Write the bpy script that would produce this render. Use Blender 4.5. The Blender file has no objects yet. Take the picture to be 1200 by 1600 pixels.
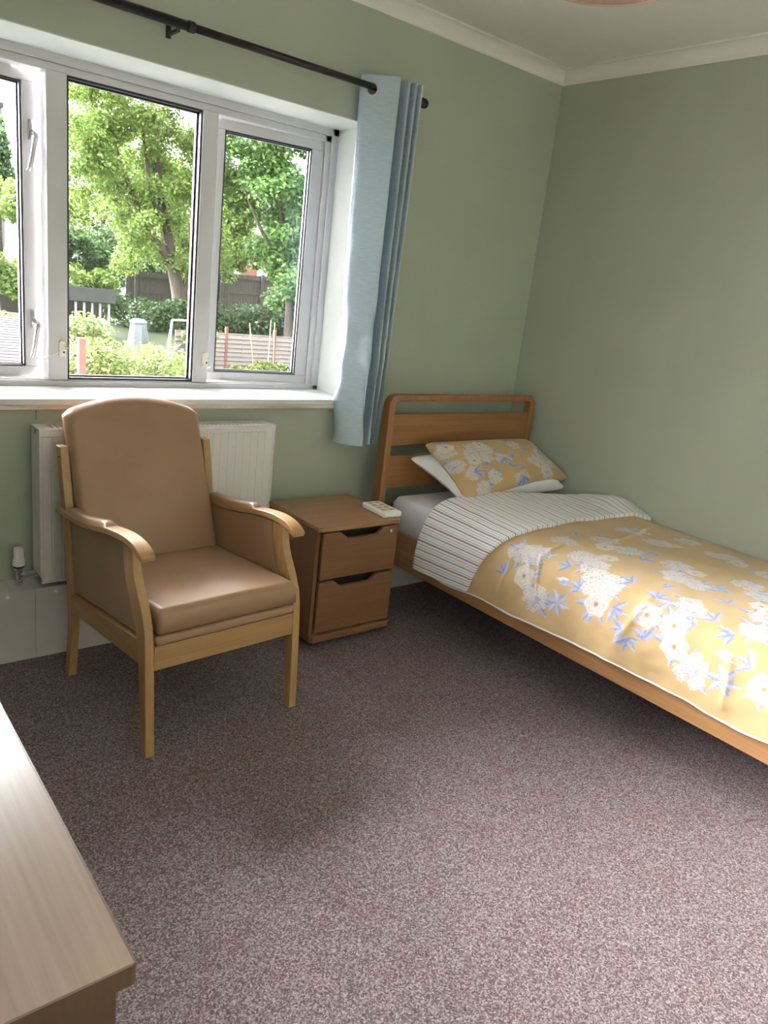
import bpy, math, random
import numpy as np
from mathutils import Vector, Matrix
rng = np.random.default_rng(7)
random.seed(7)
SC = bpy.context.scene
COL = SC.collection
PI = math.pi

# ------------------------------------------------------------------ materials
def new_mat(name):
    m = bpy.data.materials.new(name); m.use_nodes = True
    nt = m.node_tree
    b = nt.nodes['Principled BSDF']
    return m, nt, b
def N(nt, typ, **kw):
    n = nt.nodes.new(typ)
    for k, v in kw.items():
        if k.startswith('i_'):
            n.inputs[k[2:].replace('_', ' ')].default_value = v
        else: setattr(n, k, v)
    return n
def ramp(nt, stops, interp='LINEAR'):
    r = nt.nodes.new('ShaderNodeValToRGB'); r.color_ramp.interpolation = interp
    e = r.color_ramp.elements
    while len(e) < len(stops): e.new(0.5)
    for k, (p, c) in zip(e, stops):
        k.position = p; k.color = (*c, 1)
    return r
def coords(nt, scale=(1, 1, 1), kind='Object'):
    tc = N(nt, 'ShaderNodeTexCoord'); mp = N(nt, 'ShaderNodeMapping')
    mp.inputs['Scale'].default_value = scale
    nt.links.new(tc.outputs[kind], mp.inputs['Vector'])
    return mp.outputs['Vector']
def bump(nt, b, height, strength, dist):
    bp = N(nt, 'ShaderNodeBump'); bp.inputs['Strength'].default_value = strength
    bp.inputs['Distance'].default_value = dist
    nt.links.new(height, bp.inputs['Height']); nt.links.new(bp.outputs['Normal'], b.inputs['Normal'])
def speck(name, c1, c2, scale=20, rough=.5, bstr=0, bdist=.001, bscale=None, metal=0, detail=3, spec=.5, sheen=0, lo=.35, hi=.65, stretch=(1, 1, 1)):
    m, nt, b = new_mat(name)
    v = coords(nt, stretch)
    no = N(nt, 'ShaderNodeTexNoise', i_Scale=scale, i_Detail=detail)
    nt.links.new(v, no.inputs['Vector'])
    r = ramp(nt, [(lo, c1), (hi, c2)])
    nt.links.new(no.outputs['Fac'], r.inputs['Fac']); nt.links.new(r.outputs['Color'], b.inputs['Base Color'])
    b.inputs['Roughness'].default_value = rough; b.inputs['Metallic'].default_value = metal
    b.inputs['Specular IOR Level'].default_value = spec
    if sheen: b.inputs['Sheen Weight'].default_value = sheen
    if bstr:
        n2 = N(nt, 'ShaderNodeTexNoise', i_Scale=bscale or scale, i_Detail=3)
        nt.links.new(v, n2.inputs['Vector'])
        bump(nt, b, n2.outputs['Fac'], bstr, bdist)
    return m
def wood(name, dark, light, axis='x', rough=.42, fine=1.0, spec=.5):
    m, nt, b = new_mat(name)
    s = {'x': (.6, 9, 9), 'y': (9, .6, 9), 'z': (9, 9, .6)}[axis]
    v = coords(nt, s)
    n1 = N(nt, 'ShaderNodeTexNoise', i_Scale=1.6, i_Detail=5, i_Distortion=1.2)
    nt.links.new(v, n1.inputs['Vector'])
    s2 = {'x': (3, 140, 140), 'y': (140, 3, 140), 'z': (140, 140, 3)}[axis]
    v2 = coords(nt, s2)
    n2 = N(nt, 'ShaderNodeTexNoise', i_Scale=1.0, i_Detail=3)
    nt.links.new(v2, n2.inputs['Vector'])
    mx = N(nt, 'ShaderNodeMath', operation='MULTIPLY_ADD'); mx.inputs[1].default_value = .45 * fine
    nt.links.new(n2.outputs['Fac'], mx.inputs[0])
    sc = N(nt, 'ShaderNodeMath', operation='MULTIPLY'); sc.inputs[1].default_value = 1 - .45 * fine
    nt.links.new(n1.outputs['Fac'], sc.inputs[0]); nt.links.new(sc.outputs[0], mx.inputs[2])
    r = ramp(nt, [(.34, dark), (.52, [(a + c) / 2 for a, c in zip(dark, light)]), (.66, light)])
    nt.links.new(mx.outputs[0], r.inputs['Fac']); nt.links.new(r.outputs['Color'], b.inputs['Base Color'])
    b.inputs['Roughness'].default_value = rough; b.inputs['Specular IOR Level'].default_value = spec
    bump(nt, b, n2.outputs['Fac'], .08, .001)
    return m

M = {}
M['wall'] = speck('sage_wall_paint', (.405, .432, .352), (.425, .455, .373), 3, .75, .12, .0012, 130, spec=.25)
M['reveal'] = speck('white_reveal_paint', (.60, .62, .59), (.64, .66, .63), 6, .6, .1, .001, 60, spec=.3)
M['ceiling'] = speck('ceiling_paint', (.78, .735, .70), (.82, .775, .74), 2, .85, .05, .001, 90, spec=.2)
M['boxing'] = speck('white_boxing_paint', (.56, .515, .515), (.62, .57, .57), 5, .45, .04, .001, 40, spec=.4)
M['upvc'] = speck('white_window_plastic', (.54, .53, .545), (.58, .57, .585), 4, .28, spec=.5)
M['sill'] = speck('sill_gloss_paint', (.62, .61, .62), (.66, .65, .66), 4, .22, spec=.5)
M['silledge'] = speck('worn_painted_sill_edge', (.52, .38, .29), (.72, .62, .55), 5, .5, stretch=(1, 8, 8), detail=5)
M['gasket'] = speck('black_gasket', (.012, .012, .02), (.02, .02, .03), 40, .5)
M['spacer'] = speck('grey_glazing_spacer', (.035, .035, .045), (.05, .05, .06), 40, .35, metal=.6)
M['steel'] = speck('brushed_steel', (.62, .62, .63), (.72, .72, .72), 30, .32, metal=.9)
M['chrome'] = speck('chrome', (.70, .70, .70), (.8, .8, .8), 10, .15, metal=1)
M['cream'] = speck('cream_lock_plastic', (.72, .66, .54), (.78, .72, .60), 20, .4)
M['rad'] = speck('radiator_enamel', (.68, .63, .625), (.72, .67, .665), 5, .3, spec=.5)
M['dark'] = speck('dark_void', (.015, .013, .012), (.02, .018, .016), 10, .8)  # near black joints and panes; also recess shade painted inside radiator and drawers
M['black'] = speck('black_plastic', (.012, .012, .013), (.02, .02, .022), 30, .4)
M['pole'] = speck('gunmetal_pole', (.035, .032, .033), (.05, .046, .047), 20, .28, metal=.75)
M['white_plastic'] = speck('white_plastic', (.78, .78, .76), (.83, .83, .81), 20, .35)
M['tan_vinyl'] = speck('tan_vinyl', (.315, .186, .110), (.345, .207, .124), 7, .36, .25, .0006, 420, spec=.45)
M['beech_x'] = wood('beech_across', (.345, .19, .075), (.46, .275, .118), 'x', .4)
M['beech_y'] = wood('beech_along', (.345, .19, .075), (.46, .275, .118), 'y', .4)
M['beech_z'] = wood('beech_upright', (.345, .19, .075), (.46, .275, .118), 'z', .4)
M['oak_x'] = wood('bed_oak_across', (.27, .122, .045), (.385, .185, .075), 'x', .42)
M['oak_y'] = wood('bed_oak_along', (.30, .145, .058), (.44, .23, .10), 'y', .42)
M['oak_z'] = wood('bed_oak_upright', (.27, .122, .045), (.385, .185, .075), 'z', .42)
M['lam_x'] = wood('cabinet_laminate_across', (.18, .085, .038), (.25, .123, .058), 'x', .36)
M['lam_lit'] = wood('cabinet_laminate_lit_top', (.30, .15, .07), (.39, .21, .104), 'x', .33)  # same laminate, lightened for the daylight falling on the cabinet top
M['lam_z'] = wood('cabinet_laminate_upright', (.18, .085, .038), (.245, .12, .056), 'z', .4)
M['chest_top'] = wood('chest_laminate_top', (.25, .172, .132), (.33, .235, .185), 'y', .27)
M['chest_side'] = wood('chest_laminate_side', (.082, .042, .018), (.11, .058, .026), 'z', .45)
M['sheet'] = speck('white_sheet', (.72, .71, .76), (.78, .77, .82), 4, .85, .55, .012, 9, spec=.15, sheen=.2)
M['pillow_white'] = speck('white_pillowcase', (.70, .69, .70), (.76, .75, .76), 4, .85, .5, .008, 14, spec=.15, sheen=.2)
M['trunk'] = speck('brown_bark', (0.022, 0.014, 0.009), (0.047, 0.031, 0.021), 6, .9, .8, .03, 9, stretch=(1, 1, .25))
M['soil'] = speck('garden_soil_and_grass', (.012, .020, .006), (.026, .036, .011), 1.5, .95)
M['fence_pale'] = speck('weathered_fence_board', (0.085, 0.066, 0.062), (0.115, 0.092, 0.088), 6, .8, stretch=(.3, 1, 12))
M['fence_post'] = speck('red_stained_post', (.070, .018, .010), (.095, .027, .016), 6, .7)
M['fence_dark'] = speck('dark_brown_fence', (0.016, 0.013, 0.011), (0.031, 0.024, 0.020), 6, .85, stretch=(12, 1, .3))
M['roof_dark'] = speck('dark_roof_felt', (.013, .011, .012), (.02, .017, .018), 3, .8)
M['shed_roof'] = speck('pale_ridged_roof', (.015, .014, .015), (.020, .019, .020), 3, .9, spec=.08)
M['slate'] = speck('grey_slates', (0.047, 0.047, 0.054), (0.072, 0.072, 0.079), 9, .6, stretch=(1, 1, 6))
M['render_white'] = speck('white_house_render', (0.198, 0.187, 0.180), (0.223, 0.212, 0.205), 2, .9)
M['brick'] = speck('red_brick', (0.101, 0.036, 0.025), (0.137, 0.058, 0.040), 14, .9)
M['compost'] = speck('grey_blue_bin_plastic', (0.050, 0.060, 0.070), (0.063, 0.074, 0.084), 6, .5)
M['white_wood'] = speck('white_painted_wood', (0.209, 0.209, 0.205), (0.230, 0.230, 0.227), 5, .6)
M['cane'] = speck('bamboo_cane', (0.162, 0.126, 0.072), (0.198, 0.158, 0.097), 10, .6)

def carpet_mat():
    m, nt, b = new_mat('brown_loop_carpet')
    v = coords(nt)
    vo = N(nt, 'ShaderNodeTexVoronoi', i_Scale=290.0); nt.links.new(v, vo.inputs['Vector'])
    sep = N(nt, 'ShaderNodeSeparateColor'); nt.links.new(vo.outputs['Color'], sep.inputs[0])
    r = ramp(nt, [(.08, (.055, .038, .040)), (.38, (.142, .104, .108)), (.62, (.262, .208, .216)), (.92, (.50, .425, .44))])
    n1 = N(nt, 'ShaderNodeTexNoise', i_Scale=150.0, i_Detail=2); nt.links.new(v, n1.inputs['Vector'])
    mm = N(nt, 'ShaderNodeMath', operation='MULTIPLY_ADD'); mm.inputs[1].default_value = .55
    nt.links.new(sep.outputs[0], mm.inputs[0])
    ms = N(nt, 'ShaderNodeMath', operation='MULTIPLY'); ms.inputs[1].default_value = .45
    nt.links.new(n1.outputs['Fac'], ms.inputs[0]); nt.links.new(ms.outputs[0], mm.inputs[2])
    nt.links.new(mm.outputs[0], r.inputs['Fac'])
    n2 = N(nt, 'ShaderNodeTexNoise', i_Scale=9.0, i_Detail=3); nt.links.new(v, n2.inputs['Vector'])
    r2 = ramp(nt, [(.52, (1, 1, 1)), (.72, (1.0, .86, .87))])
    nt.links.new(n2.outputs['Fac'], r2.inputs['Fac'])
    mix = N(nt, 'ShaderNodeMix', data_type='RGBA', blend_type='MULTIPLY'); mix.inputs[0].default_value = 1
    nt.links.new(r.outputs[0], mix.inputs[6]); nt.links.new(r2.outputs[0], mix.inputs[7])
    nt.links.new(mix.outputs[2], b.inputs['Base Color'])
    b.inputs['Roughness'].default_value = .95; b.inputs['Specular IOR Level'].default_value = .1
    bump(nt, b, mm.outputs[0], .5, .004)
    return m
M['carpet'] = carpet_mat()
M['bounce'] = speck('pale_bounce_concrete', (.56, .54, .52), (.66, .64, .62), 3, .85)

def glass_mat():
    m = bpy.data.materials.new('window_glass'); m.use_nodes = True; nt = m.node_tree; nt.nodes.clear()
    o = N(nt, 'ShaderNodeOutputMaterial'); mx = N(nt, 'ShaderNodeMixShader')
    t = N(nt, 'ShaderNodeBsdfTransparent'); t.inputs[0].default_value = (.93, .95, .94, 1)
    g = N(nt, 'ShaderNodeBsdfGlossy', i_Roughness=.01)
    f = N(nt, 'ShaderNodeFresnel', i_IOR=1.5)
    nt.links.new(f.outputs[0], mx.inputs[0]); nt.links.new(t.outputs[0], mx.inputs[1]); nt.links.new(g.outputs[0], mx.inputs[2])
    nt.links.new(mx.outputs[0], o.inputs[0])
    return m
M['glass'] = glass_mat()

def cloth_mix(name, base_socket_fn, transl=.25, rough=.8, bscale=900, bstr=.15, sheen=.25, spec=.2, aniso=False, lowbump=None):
    m, nt, b = new_mat(name)
    sock = base_socket_fn(nt)
    nt.links.new(sock, b.inputs['Base Color'])
    b.inputs['Roughness'].default_value = rough; b.inputs['Specular IOR Level'].default_value = spec
    b.inputs['Sheen Weight'].default_value = sheen
    v = coords(nt)
    n = N(nt, 'ShaderNodeTexNoise', i_Scale=float(bscale), i_Detail=2); nt.links.new(v, n.inputs['Vector'])
    h = n.outputs['Fac']
    if lowbump:
        n2 = N(nt, 'ShaderNodeTexNoise', i_Scale=lowbump, i_Detail=4); nt.links.new(v, n2.inputs['Vector'])
        ad = N(nt, 'ShaderNodeMath', operation='MULTIPLY_ADD'); ad.inputs[1].default_value = 12
        nt.links.new(n2.outputs['Fac'], ad.inputs[0]); nt.links.new(h, ad.inputs[2]); h = ad.outputs[0]
    bump(nt, b, h, bstr, .0006)
    if transl:
        out = nt.nodes['Material Output']
        tr = N(nt, 'ShaderNodeBsdfTranslucent'); nt.links.new(sock, tr.inputs[0])
        mx = N(nt, 'ShaderNodeMixShader'); mx.inputs[0].default_value = transl
        nt.links.new(b.outputs[0], mx.inputs[1]); nt.links.new(tr.outputs[0], mx.inputs[2]); nt.links.new(mx.outputs[0], out.inputs[0])
    return m
def attr_color(nt):
    return N(nt, 'ShaderNodeAttribute', attribute_name='Col').outputs['Color']
M['floral'] = cloth_mix('ochre_floral_cotton', attr_color, 0, .8, 700, .12, .15)
M['leaf'] = cloth_mix('leaf_green', attr_color, .45, .5, 40, .02, 0, .3)
def curtain_color(nt):
    v = coords(nt, (1, 1, 14))
    n = N(nt, 'ShaderNodeTexNoise', i_Scale=26.0, i_Detail=4); nt.links.new(v, n.inputs['Vector'])
    r = ramp(nt, [(.35, (.43, .53, .605)), (.65, (.52, .615, .68))]); nt.links.new(n.outputs[0], r.inputs[0])
    return r.outputs[0]
M['curtain'] = cloth_mix('duck_egg_satin', curtain_color, .16, .34, 60, .9, .1, .5, lowbump=10)
def shade_color(nt):
    v = coords(nt); n = N(nt, 'ShaderNodeTexNoise', i_Scale=60.0); nt.links.new(v, n.inputs['Vector'])
    r = ramp(nt, [(.3, (.62, .44, .35)), (.7, (.68, .50, .41))]); nt.links.new(n.outputs[0], r.inputs[0]); return r.outputs[0]
M['shade'] = cloth_mix('peach_lampshade_fabric', shade_color, .35, .8, 500, .1)
def stripe_color(nt):
    uv = N(nt, 'ShaderNodeUVMap', uv_map='UVMap'); sp = N(nt, 'ShaderNodeSeparateXYZ'); nt.links.new(uv.outputs[0], sp.inputs[0])
    mu = N(nt, 'ShaderNodeMath', operation='MULTIPLY'); mu.inputs[1].default_value = 1 / .066
    fr = N(nt, 'ShaderNodeMath', operation='FRACT')
    nt.links.new(sp.outputs[0], mu.inputs[0]); nt.links.new(mu.outputs[0], fr.inputs[0])
    W = (.83, .80, .82); BL = (.24, .26, .36); TN = (.60, .44, .33); LG = (.58, .55, .60); GR = (.62, .61, .54)
    r = ramp(nt, [(0, BL), (.10, W), (.20, TN), (.28, W), (.36, LG), (.44, W), (.52, BL), (.60, W), (.70, GR), (.78, W), (.86, TN), (.93, W)], 'CONSTANT')
    nt.links.new(fr.outputs[0], r.inputs[0])
    return r.outputs[0]
M['stripe'] = cloth_mix('striped_cotton', stripe_color, 0, .85, 700, .12, .2)

# ------------------------------------------------------------------ mesh builder
class MB:
    def __init__(s): s.v = []; s.f = []
    def add(s, V, F):
        o = len(s.v); s.v.extend([tuple(map(float, p)) for p in V]); s.f.extend([tuple(i + o for i in f) for f in F]); return s
    def box(s, x0, x1, y0, y1, z0, z1):
        x0, x1 = sorted((x0, x1)); y0, y1 = sorted((y0, y1)); z0, z1 = sorted((z0, z1))
        V = [(x, y, z) for z in (z0, z1) for y in (y0, y1) for x in (x0, x1)]
        return s.add(V, [(0, 2, 3, 1), (4, 5, 7, 6), (0, 1, 5, 4), (2, 6, 7, 3), (0, 4, 6, 2), (1, 3, 7, 5)])
    def prism(s, poly, axis, a0, a1):
        n = len(poly)
        def P(p, a): return {'x': (a, p[0], p[1]), 'y': (p[0], a, p[1]), 'z': (p[0], p[1], a)}[axis]
        V = [P(p, a0) for p in poly] + [P(p, a1) for p in poly]
        F = [tuple(range(n))[::-1], tuple(range(n, 2 * n))] + [(i, (i + 1) % n, n + (i + 1) % n, n + i) for i in range(n)]
        return s.add(V, F)
    def tube(s, pts, r, n=12, caps=True, closed=False):
        pts = [Vector(p) for p in pts]; k = len(pts); V = []; F = []
        rr = r if hasattr(r, '__len__') else [r] * k
        t0 = (pts[1] - pts[0]).normalized(); ref = Vector((0, 0, 1)) if abs(t0.z) < .9 else Vector((1, 0, 0))
        u = t0.cross(ref).normalized()
        for i, p in enumerate(pts):
            if closed: t = (pts[(i + 1) % k] - pts[i - 1]).normalized()
            else: t = (pts[min(i + 1, k - 1)] - pts[max(i - 1, 0)]).normalized()
            u = (u - t * u.dot(t)).normalized(); w = t.cross(u)
            for j in range(n):
                a = 2 * PI * j / n; V.append(p + (u * math.cos(a) + w * math.sin(a)) * rr[i])
        m = k if closed else k - 1
        for i in range(m):
            for j in range(n):
                a, b = i * n + j, i * n + (j + 1) % n; c = (i + 1) % k * n
                F.append((a, b, c + (j + 1) % n, c + j))
        if caps and not closed: F += [tuple(range(n))[::-1], tuple(range((k - 1) * n, k * n))]
        return s.add(V, F)
    def lathe(s, prof, c, n=28, axis='z'):
        V = []; F = []; rows = []
        def P(x, y, h): return {'z': (c[0] + x, c[1] + y, c[2] + h), 'x': (c[0] + h, c[1] + x, c[2] + y), 'y': (c[0] + x, c[1] + h, c[2] + y)}[axis]
        for r, h in prof:
            if r < 1e-4: rows.append([len(V)]); V.append(P(0, 0, h))
            else:
                rows.append(list(range(len(V), len(V) + n)))
                V += [P(r * math.cos(2 * PI * j / n), r * math.sin(2 * PI * j / n), h) for j in range(n)]
        for A, B in zip(rows[:-1], rows[1:]):
            for j in range(n):
                k = (j + 1) % n
                if len(A) == 1 and len(B) == 1: break
                if len(A) == 1: F.append((A[0], B[k], B[j]))
                elif len(B) == 1: F.append((A[j], A[k], B[0]))
                else: F.append((A[j], A[k], B[k], B[j]))
        closed = prof[0] == prof[-1]
        if len(rows[0]) > 1 and not closed: F.append(tuple(rows[0])[::-1])
        if len(rows[-1]) > 1 and not closed: F.append(tuple(rows[-1]))
        return s.add(V, F)
    def grid(s, P, wrap_u=False):
        nu, nv = P.shape[:2]
        idx = np.arange(nu * nv).reshape(nu, nv)
        F = np.stack([idx[:-1, :-1], idx[1:, :-1], idx[1:, 1:], idx[:-1, 1:]], -1).reshape(-1, 4)
        return s.add(P.reshape(-1, 3), F.tolist())
BASE = {}
def obj(name, mb, mat, parent=None, bevel=0, smooth=False, seg=2, loc=None, rotz=0, local=False, colors=None, uv=None, label=None):
    off = BASE.get(parent.name, Vector((0, 0, 0))) if parent and not local else Vector((0, 0, 0))
    V = [(p[0] - off.x, p[1] - off.y, p[2] - off.z) for p in mb.v] if off.length else mb.v
    me = bpy.data.meshes.new(name); me.from_pydata(V, [], mb.f); me.validate(); me.update()
    me.materials.append(M[mat] if isinstance(mat, str) else mat)
    import bmesh
    if len(V) < 30000:
        bm = bmesh.new(); bm.from_mesh(me); bmesh.ops.recalc_face_normals(bm, faces=bm.faces); bm.to_mesh(me); bm.free()
    if colors is not None:
        a = me.color_attributes.new('Col', 'FLOAT_COLOR', 'POINT')
        a.data.foreach_set('color', np.c_[colors, np.ones(len(colors))].astype(np.float32).ravel())
    if uv is not None:
        l = me.uv_layers.new(name='UVMap')
        vi = np.empty(len(me.loops), np.int32); me.loops.foreach_get('vertex_index', vi)
        l.data.foreach_set('uv', uv[vi].astype(np.float32).ravel())
    o = bpy.data.objects.new(name, me); COL.objects.link(o)
    if smooth: me.shade_smooth()
    if bevel:
        d = o.modifiers.new('bevel', 'BEVEL'); d.width = bevel; d.segments = seg; d.limit_method = 'ANGLE'; d.angle_limit = math.radians(35)
        d.harden_normals = True; me.shade_smooth()
    if parent:
        o.parent = parent
    if loc is not None: o.location = loc
    o.rotation_euler.z = rotz
    BASE[o.name] = off
    if label: o['label'] = label
    return o
def thing(name, label, cat, loc, rz=0, group=None, local=False):
    o = bpy.data.objects.new(name, None); COL.objects.link(o); o.empty_display_size = .1
    o.location = loc; o.rotation_euler.z = rz
    o['label'] = label; o['category'] = cat
    if group: o['group'] = group
    BASE[o.name] = Vector((0, 0, 0)) if local else Vector(loc)
    return o
def tag(o, label, cat, group=None, kind=None):
    o['label'] = label; o['category'] = cat
    if group: o['group'] = group
    if kind: o['kind'] = kind
    return o
def struct(name, mb, mat, **k):
    o = obj(name, mb, mat, **k); o['kind'] = 'structure'; return o
def catmull(pts, n=8):
    P = np.array(pts, float); P = np.vstack([2 * P[0] - P[1], P, 2 * P[-1] - P[-2]]); out = []
    for i in range(1, len(P) - 2):
        for t in np.linspace(0, 1, n, endpoint=False):
            a, b, c, d = P[i - 1:i + 3]
            out.append(.5 * (2 * b + (c - a) * t + (2 * a - 5 * b + 4 * c - d) * t * t + (3 * b - a - 3 * c + d) * t ** 3))
    out.append(P[-2]); return np.array(out)
def wav(X, Y, seed, n=14, k0=4, k1=40, p=1.0):
    r = np.random.default_rng(seed); Z = np.zeros(np.broadcast(X, Y).shape)
    for i in range(n):
        k = k0 * (k1 / k0) ** r.random(); a = r.random() * 2 * PI
        Z += (k0 / k) ** p * np.sin(k * (X * math.cos(a) + Y * math.sin(a)) + r.random() * 7 + 1.3 * np.sin(k * .4 * (X * math.sin(a) - Y * math.cos(a)) + r.random() * 6))
    return Z / math.sqrt(n)

# ------------------------------------------------------------------ room shell
XL, YF, ZC = -3.56, -3.6, 2.668          # left wall, front wall, ceiling; right wall x=0, window wall y=0
WX0, WX1, WZ0, WZ1, WT = -3.058, -1.18, .985, 2.176, .36
struct('floor', MB().box(XL - .1, .1, YF - .1, .1, -.1, 0), 'carpet')
struct('ceiling', MB().box(XL - .1, .1, YF - .1, .1, ZC, ZC + .1), 'ceiling')
w = MB()
w.box(XL, WX0, 0, WT, 0, ZC).box(WX1, .1, 0, WT, 0, ZC).box(WX0, WX1, 0, WT, 0, WZ0 - .03).box(WX0, WX1, 0, WT, WZ1, ZC)
wb = struct('wall_back', w, 'wall')
struct('wall_right', MB().box(0, .1, YF, 0, 0, ZC), 'wall')
fill_w = (-3.5, -2.34, 1.0, 2.42)          # added unseen window for fill daylight, in the left wall beside the camera
wl_ = MB()
wl_.box(XL - .3, XL, YF, fill_w[0], 0, ZC).box(XL - .3, XL, fill_w[1], WT, 0, ZC).box(XL - .3, XL, fill_w[0], fill_w[1], 0, fill_w[2]).box(XL - .3, XL, fill_w[0], fill_w[1], fill_w[3], ZC)
struct('wall_left', wl_, 'wall')
struct('wall_front', MB().box(XL, 0, YF - .1, YF, 0, ZC), 'wall')
# plaster joint line under the sill
obj('joint_line', MB().tube([(-2.575, -.0003, .90), (-2.5765, -.0003, .925), (-2.573, -.0003, .945), (-2.577, -.0003, .958)], .0011, 6), 'dark', wb)
# white painted reveals of the window opening
rv = MB()
rv.box(WX1 - .004, WX1, .0, .25, WZ0, WZ1 - .004).box(WX0, WX0 + .004, .0, .25, WZ0, WZ1 - .004).box(WX0, WX1, .0, .25, WZ1 - .004, WZ1)
obj('reveal', rv, 'reveal', wb, label='white painted window reveal')
# coving
cw = .066
prof = [(0, 0), (.006, 0), (.008, .006)] + [(.008 + (cw - .016) * (1 - math.cos(a)), .006 + (cw - .014) * math.sin(a)) for a in np.linspace(0, PI / 2, 9)] + [(cw - .007, cw), (0, cw)]
z0 = ZC - cw
struct('trim_1', MB().prism([(-d, z0 + h) for d, h in prof], 'x', XL, 0), 'ceiling')
struct('trim_2', MB().prism([(-d, z0 + h) for d, h in prof], 'y', YF, 0), 'ceiling')
struct('trim_3', MB().prism([(XL + d, z0 + h) for d, h in prof], 'y', YF, 0), 'ceiling')
struct('trim_4', MB().prism([(YF + d, z0 + h) for d, h in prof], 'x', XL, 0), 'ceiling')
# pipe boxing along the window wall
bxo = struct('baseboard_back', MB().box(XL, -2.6215, -.12, 0, 0, .285).box(-2.6195, 0, -.12, 0, 0, .285).box(-2.6215, -2.6195, -.117, 0, 0, .284), 'boxing', bevel=.002)
for sx in (-2.716, -2.545):
    obj('screw_cap', MB().lathe([(.0085, 0), (.0085, -.002), (.005, -.0045), (0, -.005)], (sx, -.12, .266), 14, 'y'), 'white_plastic', bxo, smooth=True)
struct('baseboard_right', MB().box(-.014, 0, YF, -.12, 0, .09), 'boxing', bevel=.003)
struct('baseboard_left', MB().box(XL, XL + .014, YF, -.12, 0, .09), 'boxing', bevel=.003)
struct('baseboard_front', MB().box(XL, 0, YF, YF + .014, 0, .09), 'boxing', bevel=.003)

# ------------------------------------------------------------------ window
win = bpy.data.objects.new('window_1', None); COL.objects.link(win); win['kind'] = 'structure'
win.location = (-2.12, .25, .985); BASE['window_1'] = Vector(win.location)
FY0, FY1 = .25, .33
fr = MB(); b_ = .034
fr.box(WX0, WX1, FY0, FY1, WZ1 - b_, WZ1).box(WX0, WX1, FY0, FY1, .985 - .012, .985 + .022)
fr.box(WX0, WX0 + b_, FY0, FY1, .985, WZ1).box(WX1 - b_, WX1, FY0, FY1, .985, WZ1)
obj('frame', fr, 'upvc', win, bevel=.003)
fi = MB(); a0 = b_; c_ = .062      # inner step of the frame
fi.box(WX0 + a0, WX1 - a0, FY0 + .012, FY1, WZ1 - c_, WZ1 - a0).box(WX0 + a0, WX1 - a0, FY0 + .012, FY1, 1.0, 1.0115)
fi.box(WX0 + a0, WX0 + c_, FY0 + .012, FY1, 1.007, WZ1 - a0).box(WX1 - c_, WX1 - a0, FY0 + .012, FY1, 1.007, WZ1 - a0)
obj('frame_step', fi, 'upvc', win, bevel=.003)
for mx0, mx1 in ((-2.46, -2.386), (-1.85, -1.781)):
    obj('mullion', MB().box(mx0, mx1, FY0 + .004, FY1, 1.008, WZ1 - .058), 'upvc', win, bevel=.004)
def ring(x0, x1, z0, z1, y0, y1, t):
    return MB().box(x0, x1, y0, y1, z1 - t, z1).box(x0, x1, y0, y1, z0, z0 + t).box(x0, x0 + t, y0, y1, z0 + t, z1 - t).box(x1 - t, x1, y0, y1, z0 + t, z1 - t)
g0, g1, gz0, gz1 = -2.386, -1.85, 1.0115, WZ1 - c_
gp = obj('pane', MB().box(g0 + .002, g1 - .002, .286, .290, gz0 + .002, gz1 - .002), 'glass', win)
obj('gasket', ring(g0, g1, gz0, gz1, .262, .2858, .0075), 'gasket', gp)
obj('spacer', ring(g0 + .003, g1 - .003, gz0 + .003, gz1 - .003, .2903, .304, .011), 'spacer', gp)
def sash(hx, sgn, ang):
    """opening light hung on a side hinge; local x runs from the hinge, local y is outward"""
    W_, t = .536, .056
    z0, z1 = 1.005, 2.122
    def X(a): return sgn * a
    f = MB()
    for (p, q, r, s_) in ((0, W_, z1 - .047, z1), (0, W_, z0, z0 + .044), (0, t, z0 + .044, z1 - .047), (W_ - .066, W_, z0 + .044, z1 - .047)):
        f.box(X(p), X(q), 0, .05, r, s_)
    s = obj('sash', f, 'upvc', win, bevel=.003, local=True)
    s.location = Vector((hx, .272, 0)) - Vector(win.location); s.rotation_euler.z = ang
    BASE[s.name] = Vector((0, 0, 0))
    a0, a1, c0, c1 = X(t), X(W_ - .066), z0 + .044, z1 - .047
    a0, a1 = min(a0, a1), max(a0, a1)
    p = obj('pane', MB().box(a0 + .001, a1 - .001, .020, .024, c0 + .001, c1 - .001), 'glass', s, local=True)
    obj('gasket', ring(a0 + .0005, a1 - .0005, c0 + .0005, c1 - .0005, .006, .0198, .006), 'gasket', s, local=True)
    obj('spacer', ring(a0 + .002, a1 - .002, c0 + .002, c1 - .002, .0243, .036, .009), 'spacer', s, local=True)
    return s
sl = sash(-2.986, 1, math.radians(8.0))
sr = sash(-1.245, -1, math.radians(-7.0))
def lever(z, lean):
    cx = .536 - .033
    h = MB().box(cx - .011, cx + .011, -.007, 0, z - .035, z + .035)
    h.tube([(cx, -.006, z - .008), (cx, -.026, z - .01), (cx + .004, -.034, z - .018)], .0085, 10)
    n = 7
    pts = [(cx + .004 - lean * i / n, -.036 + .004 * math.sin(i), z - .018 - .125 * i / n) for i in range(n + 1)]
    h.tube(pts, [.0095, .0092, .0088, .0085, .008, .0078, .0075, .006], 8)
    return h
obj('handle', lever(1.915, .03), 'steel', sl, smooth=True, local=True, label='silver lever handle')
obj('handle', lever(1.235, .028), 'steel', sl, smooth=True, local=True, label='silver lever handle')
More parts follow.
